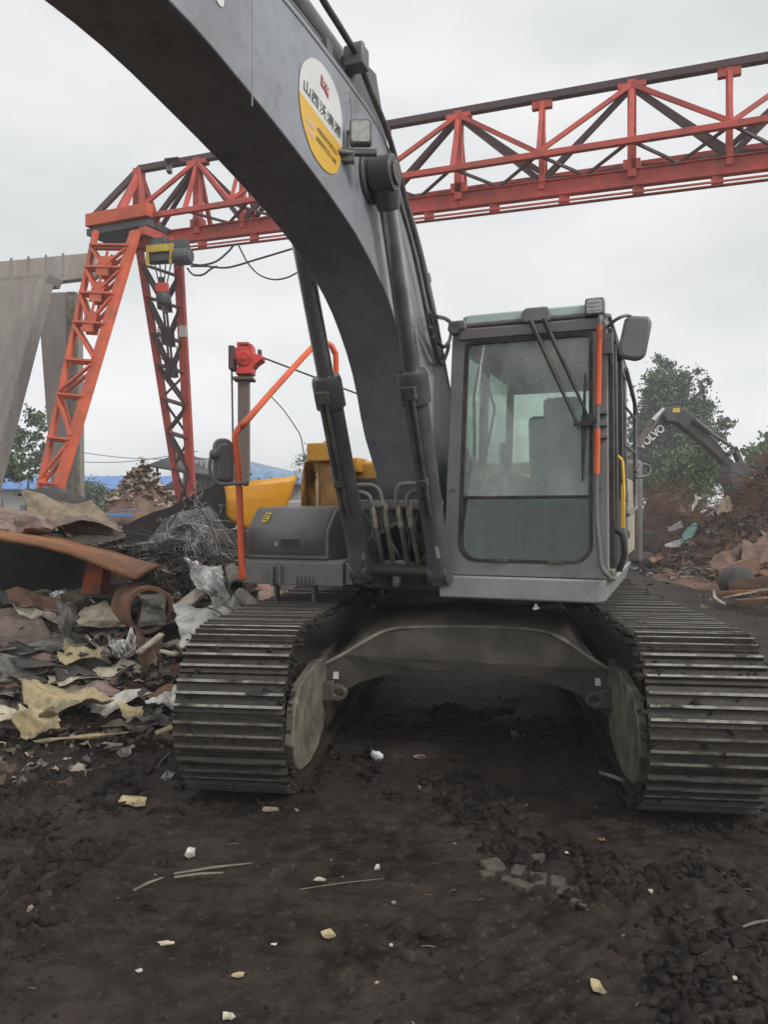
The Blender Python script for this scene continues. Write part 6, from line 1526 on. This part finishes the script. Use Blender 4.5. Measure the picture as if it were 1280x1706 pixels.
# =================================================================== right side heap
def rheap(x, y):
    def bump_(cx, cy, rx, ry, h): return h * np.exp(-((x - cx) / rx) ** 2 - ((y - cy) / ry) ** 2)
    z = bump_(10.4, 19.2, 1.7, 2.9, 1.75) + bump_(13.0, 19.5, 2.2, 3.4, 2.2) + bump_(9.2, 20.5, 1.3, 2.0, .75) + bump_(9.7, 26.8, 1.0, 1.7, 2.2) + bump_(12, 26, 2.0, 3.0, 1.5) + bump_(9.4, 17.0, 1.7, 1.9, .95) + bump_(13, 15.5, 3.4, 3.0, 1.6)
    return z * (1 + .5 * (fbm(x * .9, y * .9, 4, 71) - .47)) + (np.abs(fbm(x * 2.5, y * 2.5, 3, 72) - .47) * .5 - .12) * sstep(.05, .4, z) - .05
hx = np.arange(5.5, 20, .09); hy = np.arange(11, 33, .09)
X, Y = np.meshgrid(hx, hy); Zh = rheap(X, Y); ny_, nx_ = X.shape; idx = np.arange(nx_ * ny_).reshape(ny_, nx_)
Ff = np.stack([idx[:-1, :-1], idx[:-1, 1:], idx[1:, 1:], idx[1:, :-1]], -1).reshape(-1, 4)
M['rheap'] = mat('rusty_heap_mass', (.2, .1, .06), (.1, .056, .04), rough=.9, scale=1.2, bump=.8, bump_scale=18, dust=(.2, .13, .09), dust_amt=.5, dust_scale=2)
tag(raw_object('scrap_heap', np.stack([X, Y, Zh], -1).reshape(-1, 3), Ff, 'rheap', smooth=True), 'big rusty brown scrap heap on the right', 'scrap heap', kind='stuff')


def hairs(name, n, seed, mats, region, L, r):
    rr = random.Random(seed); mb = MB()
    for i in range(n):
        x, y = region(rr); z = float(rheap(np.array([x]), np.array([y]))[0]); th = rr.uniform(0, 6.28); p = Vector((x, y, z + rr.uniform(-.05, .12))); q = [p]
        d = Vector((math.cos(th), math.sin(th) * .6, rr.uniform(.0, .9))).normalized()
        for k in range(9):
            d = (d + Vector((rr.uniform(-.5, .5), rr.uniform(-.5, .5), rr.uniform(-.55, .35)))).normalized(); p = p + d * L * rr.uniform(.07, .16); q.append(p)
        mb.cur = rr.randrange(len(mats)); mb.tube(q, r * rr.uniform(.6, 1.4), 3, False)
    return tag(mb.build(name, mats, smooth=False), kind='stuff')
hairs('rusty_wire_tangle', 2400, 3, ['rustwire', 'rustwire2', 'rustwire'], lambda r: (r.gauss(10.6, 1.4), r.uniform(15.8, 21)), .8, .009)
hairs('rusty_wire_tangle', 700, 4, ['rustwire', 'rustveg', 'rustwire2'], lambda r: (r.gauss(9.7, .7), r.uniform(24, 28)), .9, .009)


def on_rheap(rg):
    x = rg.uniform(6.6, 12.5); y = rg.uniform(13.5, 24); z = float(rheap(np.array([x]), np.array([y]))[0])
    if z < .05 and rg.random() < .8: return on_rheap(rg)
    return np.array([x, y, z + rg.uniform(-.02, .06)])
scraps('scrap_fragments', 2600, on_rheap, ['rustbrown', 'rustwire2', 'rustdirt', 'pinkbrown', 'rustwire', 'darksheet', 'greysheet', 'rustbrown'], 12, .04, .26)
def foot(rg):
    x = rg.uniform(6.2, 9.0); y = rg.uniform(16.5, 24); z = float(rheap(np.array([x]), np.array([y]))[0]); return np.array([x, y, max(z, 0) + rg.uniform(0, .08)])
scraps('scrap_fragments', 500, foot, ['whitesheet', 'greysheet', 'creamsheet', 'darksheet', 'rustbrown', 'rustdirt', 'rustdirt'], 13, .03, .2)
GR = 'torn sheets on the right scrap heap'
def rs(label, c4, m, seed, amp=.12, fr=2.5, cat='scrap sheet'): return sheet('scrap_sheet', label, c4, m, amp, fr, seed, nu=26, nv=20, jag=.4, group=GR, cat=cat)
rs('white torn sheet low on the right heap beside the road', [(1104, 908, 20), (1136, 896, 20), (1140, 906, 19.7), (1118, 914, 19.6)], 'whitesheet', 81)
rs('teal green sheet lying in the middle of the right heap', [(1132, 896, 19.5), (1158, 870, 19.8), (1162, 882, 19.5), (1140, 908, 19.2)], 'teal', 82)
rs('long white curved strip high on the right heap', [(1152, 844, 20.5), (1162, 826, 20.6), (1168, 830, 20.5), (1156, 850, 20.3)], 'whitesheet', 83, .06)
rs('olive mossy sheet in the upper right heap', [(1190, 842, 18.6), (1216, 826, 18.7), (1222, 848, 18.4), (1196, 862, 18.2)], 'greensheet', 84)
rs('orange brown sheet near the foot of the right heap', [(1082, 930, 19), (1100, 922, 19), (1104, 932, 18.7), (1086, 938, 18.7)], 'plank', 85)
rs('grey sheet glinting beside the teal sheet', [(1112, 880, 20.5), (1134, 868, 20.6), (1138, 876, 20.4), (1116, 890, 20.2)], 'greysheet', 86)
rs('big rust brown bent plate in front of the right heap', [(1180, 925, 14.6), (1236, 912, 15), (1246, 950, 14.2), (1190, 958, 14)], 'rustbrown', 87, .2, 1.6)
rs('rusty curved plate at the right edge of the heap', [(1236, 905, 14.8), (1300, 890, 15), (1306, 940, 14.2), (1244, 948, 14)], 'rustbrown', 88, .22, 1.4)
mb = MB(); c8 = [at(1062, 938, 20), at(1082, 930, 20.5)]; mb.lathe(at(1062, 936, 20.2), (.9, .3, 0), [(0, .12), (.02, .24), (.25, .26), (.42, .24), (.44, .12)], 20); tag(mb.build('tyre', 'black', bevel=.02), 'dark tyre like drum lying behind the cab at the road edge', 'tyre')
def plk(name, label, p0, p1, w, h, m, cat='beam'):
    mb = MB(); mb.beam(p0, p1, w, h); return tag(mb.build(name, m, bevel=.006), label, cat, 'rusty beams at the right edge')
def channel(name, label, p0, p1, w, h, m):
    mb = MB(); d = (p1 - p0); t = d.normalized(); s_ = t.cross(Z3).normalized(); c = (p0 + p1) / 2
    mb.box(c, d / 2, s_ * w / 2, Z3 * .008); mb.box(c + s_ * w / 2 + Z3 * h / 2, d / 2, s_ * .008, Z3 * h / 2); mb.box(c - s_ * w / 2 + Z3 * h / 2, d / 2, s_ * .008, Z3 * h / 2)
    return tag(mb.build(name, m, bevel=.004), label, 'beam', 'rusty beams at the right edge')
channel('channel_beam', 'brown open channel beam lying on top of the beams at the right edge', at(1216, 985, 12.6), at(1310, 972, 12.2), .22, .16, 'rustbrown')
plk('flat_beam', 'ochre flat beam below the open channel beam', at(1202, 988, 12.4), at(1300, 984, 11.9), .12, .06, 'plank')
plk('flat_beam', 'rusty red beam lowest of the beams at the right edge', at(1226, 1004, 11.8), at(1310, 1000, 11.4), .16, .1, 'rustbrown')
plk('flat_beam', 'thin tan rod lying across below the ochre beam', at(1204, 996, 12.1), at(1280, 982, 11.8), .03, .03, 'creamsheet', 'rod')
mb = MB(); mb.tube(smooth_path([at(1190, 984, 12.6), at(1191, 994, 12.4), at(1200, 1002, 12.1), at(1209, 1006, 12)], 5), .025, 8); tag(mb.build('bent_pipe', 'creamsheet'), 'small pale bent pipe at the left end of the rusty beams', 'pipe')
mb = MB(); mb.lathe(at(1216, 968, 12.9), (.3, -.95, 0), [(0, .24), (.03, .26), (.3, .26), (.32, .22), (.33, .05)], 24); tag(mb.build('rusty_drum', 'darksheet', bevel=.01), 'dark round drum end behind the open channel beam', 'drum')
plk('flat_beam', 'rusty plate edge sticking out from the heap above the dark drum', at(1196, 962, 13.2), at(1262, 940, 13.4), .1, .3, 'rustdrum')

# =================================================================== litter on the mud
def gp(px, py):
    d = CAMZ / ((py - CY) / FPX); p = at(px, py, d)
    for _ in range(3): h = gz(p.x, p.y); d = (CAMZ - h) / ((py - CY) / FPX); p = at(px, py, d)
    return p
def lit(name, label, cat, px, py, w, h, m, seed, amp=.3, group=None, lift=.006):
    """small crumpled flake on the ground; w, h in photo pixels"""
    w *= .8; h *= .8; m = {'white': 'whitesheet', 'creamsheet': 'creamsheet'}.get(m, m); c = gp(px, py); d = c.y; s = d / FPX; rg = random.Random(seed); mb = MB(); n = rg.randint(8, 12); tl = rg.uniform(.0, .5)
    ring = []; mid = []
    for i in range(n):
        th = 2 * PI * (i + rg.uniform(-.3, .3)) / n; r_ = rg.uniform(.55, 1.1); q = (math.cos(th) * r_, math.sin(th) * r_)
        up_ = max(0, rg.gauss(.0, .5)) * amp + (.5 * tl if q[1] > .2 else 0)
        ring.append((c.x + q[0] * w * s / 2, c.y + q[1] * h * s * 1.7, c.z + lift + up_ * w * s * .5 + (q[1] + 1) * h * s * .1))
        mid.append((c.x + q[0] * w * s * .27, c.y + q[1] * h * s * .9, c.z + lift + rg.uniform(0, .35) * amp * w * s + (q[1] + 1) * h * s * .06))
    mb.add(ring + mid + [(c.x, c.y, c.z + lift + .1 * amp * w * s)], [(i, (i + 1) % n, n + (i + 1) % n, n + i) for i in range(n)] + [(n + i, n + (i + 1) % n, 2 * n) for i in range(n)])
    return tag(mb.build(name, m, solid=.0015, smooth=False), label, cat, group)
c = gp(627, 1266); Vv, Ff = clod_mesh([(c.x, c.y, c.z + .028), (c.x + .012, c.y, c.z + .02)], [.038, .03], 4, .9, .4); tag(raw_object('foil_ball', Vv, Ff, 'white', loc=tuple(c)), 'bright white crumpled paper ball on the mud between the tracks', 'paper ball')
LG = 'small litter scattered on the mud'
for a in [('paper_scrap', 'pale triangular paper scrap standing beside the two thin sticks', 'paper scrap', 318, 1424, 26, 14, 'whitesheet', 1, .6), ('paper_scrap', 'cream leaf shaped scrap in the middle of the mud', 'paper scrap', 535, 1468, 32, 6, 'creamsheet', 2, .15),
          ('leaf_scrap', 'yellow crumpled leaf in the lower middle of the mud', 'leaf', 545, 1560, 36, 11, 'yellowfoil', 3, .3), ('paper_scrap', 'yellowish flat scrap near the bottom left of the middle', 'paper scrap', 396, 1627, 30, 6, 'yellowfoil', 4, .15),
          ('paper_scrap', 'long beige scrap on the cleat prints at lower left', 'paper scrap', 277, 1574, 38, 5, 'creamsheet', 5, .1), ('paper_scrap', 'upright narrow white scrap in the centre of the mud', 'paper scrap', 629, 1448, 14, 9, 'white', 6, .5),
          ('foil_scrap', 'golden crumpled foil lying near the bottom right', 'foil', 996, 1648, 34, 16, 'yellowfoil', 7, .4), ('foil_scrap', 'gold crumpled foil heap on the mud left of the left track', 'foil', 224, 1340, 72, 18, 'yellowfoil', 8, .35),
          ('paper_scrap', 'tiny white scrap right of the sunken bricks', 'paper scrap', 945, 1423, 9, 3, 'white', 9, .2), ('paper_scrap', 'small pale scrap on the ridge right of the bricks', 'paper scrap', 1037, 1428, 18, 4, 'whitesheet', 10, .2),
          ('paper_scrap', 'tiny white pellet below the red chip', 'paper scrap', 1003, 1470, 8, 4, 'white', 11, .5), ('red_chip', 'small red brick chip on the clod ridge', 'chip', 1003, 1401, 18, 5, 'rustdrum', 12, .3),
          ('brown_leaf', 'dark brown curled leaf left of the sunken bricks', 'leaf', 714, 1500, 30, 9, 'rustbrown', 13, .4), ('paper_scrap', 'pinkish scrap in the centre right of the white scrap', 'paper scrap', 656, 1507, 12, 5, 'pinkbrown', 14, .3),
          ('paper_scrap', 'white flake in the lower centre below the yellow leaf', 'paper scrap', 652, 1577, 10, 4, 'white', 15, .2), ('paper_scrap', 'pale flake at lower right centre', 'paper scrap', 884, 1600, 12, 4, 'whitesheet', 16, .2),
          ('paper_scrap', 'tiny yellow flake near the bottom centre', 'paper scrap', 628, 1640, 10, 3, 'yellowfoil', 17, .2), ('paper_scrap', 'white flake on the mud below the cream front of the heap', 'paper scrap', 112, 1266, 20, 6, 'white', 18, .3),
          ('stone', 'flat pale grey stone on the mud below the heap front', 'stone', 206, 1258, 40, 18, 'greysheet', 19, .4), ('stone', 'greyish stone at the left edge of the mud', 'stone', 12, 1300, 34, 8, 'greysheet', 20, .4),
          ('paper_scrap', 'yellow green flake at the far lower left', 'paper scrap', 50, 1518, 14, 12, 'greensheet', 21, .3), ('paper_scrap', 'white chip on the mud close to the left track front', 'paper scrap', 494, 1352, 12, 3, 'white', 22, .2),
          ('leaf_scrap', 'wide ochre flake in front of the left track', 'leaf', 450, 1352, 44, 4, 'greensheet', 23, .1), ('paper_scrap', 'pale flake between the tracks right of the paper ball', 'paper scrap', 700, 1264, 30, 5, 'pinkbrown', 24, .2),
          ('paper_scrap', 'tiny pale fleck on the mud right of centre under the boom', 'paper scrap', 698, 1314, 10, 4, 'whitesheet', 25, .3), ('paper_scrap', 'small cream scrap on the clods at the lower right', 'paper scrap', 1085, 1488, 12, 6, 'creamsheet', 26, .4),
          ('paper_scrap', 'pale scrap near the right edge on the mud', 'paper scrap', 1226, 1634, 12, 5, 'creamsheet', 27, .3), ('paper_scrap', 'cream flake at the bottom edge left of centre', 'paper scrap', 380, 1698, 34, 7, 'creamsheet', 28, .3),
          ('paper_scrap', 'white fleck on the cleat prints lower left', 'paper scrap', 232, 1620, 18, 4, 'whitesheet', 29, .2), ('stone', 'brownish stone between the tracks at the edge of the shade', 'stone', 857, 1226, 20, 12, 'greysheet', 30, .5),
          ('rubbish_lump', 'pale lumpy rubbish on the mud beside the left track front', 'rubbish', 282, 1298, 34, 16, 'greysheet', 31, .5)]:
    lit(*a, group=LG)
for i, (p0, p1, lab) in enumerate([((290, 1460), (420, 1442), 'upper of two thin pale sticks on the mud'), ((290, 1466), (372, 1458), 'lower of two thin pale sticks on the mud'), ((1238, 1549), (1282, 1538), 'pale thin stick at the right edge of the mud'),
                                   ((222, 1488), (272, 1466), 'thin grey twig on the mud at the left'), ((500, 1486), (640, 1468), 'long faint straw lying across the mud middle')]):
    a, b = gp(*p0), gp(*p1); mb = MB(); mb.tube([a + Z3 * .012, a.lerp(b, .5) + Z3 * .016, b + Z3 * .012], [.005, .006, .003] if i != 4 else [.002, .002, .0015], 6); tag(mb.build('stick', 'olive'), lab, 'stick', 'sticks on the mud')
mb = MB(); mb.tube(smooth_path([gp(1000, 1296) + Z3 * .03, gp(1022, 1304) + Z3 * .035, gp(1044, 1310) + Z3 * .03, gp(1078, 1311) + Z3 * .03], 5), .012, 8); tag(mb.build('bent_rod', 'greysheet'), 'bent grey rod lying against the front of the right track', 'rod')
# half sunk pavers
BR = [(822, 1443, 44, 22, .1), (862, 1452, 30, 20, -.3), (893, 1438, 34, 20, -.5), (905, 1452, 36, 18, -.5), (868, 1474, 40, 20, -.4), (926, 1470, 42, 22, -.7), (896, 1466, 30, 16, -.5), (966, 1506, 50, 20, -.45), (940, 1486, 30, 16, -.6), (844, 1466, 26, 14, -.3), (812, 1456, 34, 12, .2)]
for i, (px, py, w, h, r) in enumerate(BR):
    c = gp(px, py); s = c.y / FPX * random.Random(i + 50).uniform(.6, .95); rr = random.Random(i); mb = MB(); r += rr.uniform(-.35, .35); ca_, sa_ = math.cos(r), math.sin(r); tilt = rr.uniform(-.3, .35)
    mb.box(c - Z3 * .01, Vector((ca_, sa_, tilt * .3)) * w * s / 2, Vector((-sa_, ca_, tilt)) * h * s * .95, Vector((0, 0, .022)))
    tag(mb.build('paver_brick', 'brick', bevel=.006), 'broken greenish grey paver brick half sunk in the mud right of centre', 'brick', 'paver bricks half sunk in the mud')
def road(rg):
    x = rg.uniform(3.2, 8.5); y = rg.uniform(7.5, 17); return np.array([x, y, gz(x, y) + .01])
scraps('road_debris', 420, road, ['whitesheet', 'rustbrown', 'pinkbrown', 'greysheet', 'darksheet', 'darksheet', 'rustdirt'], 15, .008, .07)
# pale flecks too small to count
def fleck(rg):
    y = 1.8 + 4 * rg.random() ** 1.2; x = rg.uniform(-.55, .6) * y; return np.array([x, y, gz(x, y) + .006])
scraps('pale_flecks', 260, fleck, ['whitesheet', 'creamsheet', 'pinkbrown', 'greysheet', 'darksheet'], 14, .002, .009)
def straw(name, n, seed):
    rr = random.Random(seed); mb = MB()
    for i in range(n):
        y = 1.8 + 3.6 * rr.random(); x = rr.uniform(-.55, .55) * y; th = rr.gauss(0, .35); L = rr.uniform(.02, .07); z = gz(x, y) + .006
        mb.tube([(x, y, z), (x + L * math.cos(th) * .5, y + L * math.sin(th) * .5, z + .004), (x + L * math.cos(th), y + L * math.sin(th), z)], .0016, 3, False)
    tag(mb.build(name, 'olive', smooth=False), kind='stuff')
straw('straw_bits', 30, 5)
# =================================================================== misty air
mh = bpy.data.materials.new('misty_air'); mh.use_nodes = True; nt = mh.node_tree; nt.nodes.clear()
pv = nt.nodes.new('ShaderNodeVolumePrincipled'); ou = nt.nodes.new('ShaderNodeOutputMaterial'); nt.links.new(pv.outputs[0], ou.inputs['Volume'])
pv.inputs['Color'].default_value = (.93, .95, .97, 1); pv.inputs['Density'].default_value = .003
M['haze'] = mh; mb = MB(); mb.box((0, 175, 8), (395, 0, 0), (0, 245, 0), (0, 0, 10)); tag(mb.build('haze', 'haze', smooth=False), kind='stuff')

# =================================================================== sky, sun, camera
SUN_EL, SUN_AZ = math.radians(38), math.radians(124)       # azimuth clockwise from +Y seen from above
w = bpy.data.worlds.new('World'); scene.world = w; w.use_nodes = True
nt = w.node_tree; N = nt.nodes; L = nt.links
bg = N['Background']; bg.inputs['Strength'].default_value = .1
sky = N.new('ShaderNodeTexSky'); sky.sky_type = 'NISHITA'; sky.sun_disc = False; sky.sun_elevation = SUN_EL; sky.sun_rotation = SUN_AZ
sky.air_density = 2.0; sky.dust_density = 6.0; sky.ozone_density = 1.0
bw = N.new('ShaderNodeHueSaturation'); bw.inputs['Saturation'].default_value = .12; L.new(sky.outputs[0], bw.inputs['Color'])
tc = N.new('ShaderNodeTexCoord'); mp = N.new('ShaderNodeMapping'); mp.inputs['Scale'].default_value = (1.0, 1.0, 2.6); L.new(tc.outputs['Generated'], mp.inputs['Vector'])
nz = N.new('ShaderNodeTexNoise'); nz.inputs['Scale'].default_value = 2.2; nz.inputs['Detail'].default_value = 5; nz.inputs['Roughness'].default_value = .5; L.new(mp.outputs[0], nz.inputs['Vector'])
cr = N.new('ShaderNodeMix'); cr.data_type = 'RGBA'; cr.inputs['A'].default_value = (6.6, 7.0, 7.1, 1); cr.inputs['B'].default_value = (9.3, 9.2, 9.25, 1)
mr = N.new('ShaderNodeMapRange'); mr.inputs['From Min'].default_value = .35; mr.inputs['From Max'].default_value = .65; L.new(nz.outputs['Fac'], mr.inputs['Value']); L.new(mr.outputs[0], cr.inputs['Factor'])
sp = N.new('ShaderNodeSeparateXYZ'); L.new(tc.outputs['Generated'], sp.inputs[0])
ab = N.new('ShaderNodeMath'); ab.operation = 'ABSOLUTE'; L.new(sp.outputs['Z'], ab.inputs[0])
hz = N.new('ShaderNodeMapRange'); hz.inputs['From Min'].default_value = 0; hz.inputs['From Max'].default_value = .28; hz.inputs['To Min'].default_value = 1.3; hz.inputs['To Max'].default_value = 1.0; L.new(ab.outputs[0], hz.inputs['Value'])
hm = N.new('ShaderNodeVectorMath'); hm.operation = 'SCALE'; L.new(cr.outputs['Result'], hm.inputs[0]); L.new(hz.outputs['Result'], hm.inputs['Scale'])
mx = N.new('ShaderNodeMix'); mx.data_type = 'RGBA'; mx.inputs['Factor'].default_value = .86; L.new(bw.outputs[0], mx.inputs['A']); L.new(hm.outputs['Vector'], mx.inputs['B'])
L.new(mx.outputs['Result'], bg.inputs['Color'])
sl = bpy.data.lights.new('sun', 'SUN'); sl.energy = 1.5; sl.angle = math.radians(13); sl.color = (1, .97, .93)
so = bpy.data.objects.new('sun', sl); COL.objects.link(so)
sd_ = Vector((math.sin(SUN_AZ) * math.cos(SUN_EL), math.cos(SUN_AZ) * math.cos(SUN_EL), math.sin(SUN_EL)))
so.rotation_euler = sd_.to_track_quat('Z', 'Y').to_euler(); so.location = (0, 0, 30)
cam = bpy.data.cameras.new('camera'); cam.sensor_fit = 'HORIZONTAL'; cam.sensor_width = 36; cam.lens = 36 * FPX / 1280; cam.clip_start = .05; cam.clip_end = 2000
co = bpy.data.objects.new('camera', cam); COL.objects.link(co); co.location = (0, 0, CAMZ); co.rotation_euler = (PI / 2, 0, 0)
scene.camera = co
scene.render.resolution_x, scene.render.resolution_y = 769, 1024
scene.view_settings.view_transform = 'Standard'; scene.view_settings.look = 'None'; scene.view_settings.exposure = .2; scene.view_settings.gamma = 1
scene.cycles.use_denoising = True
scene.cycles.max_bounces = 8; scene.cycles.volume_bounces = 2; scene.cycles.transparent_max_bounces = 16; scene.cycles.caustics_reflective = False; scene.cycles.caustics_refractive = False
scene.cycles.sample_clamp_indirect = 6
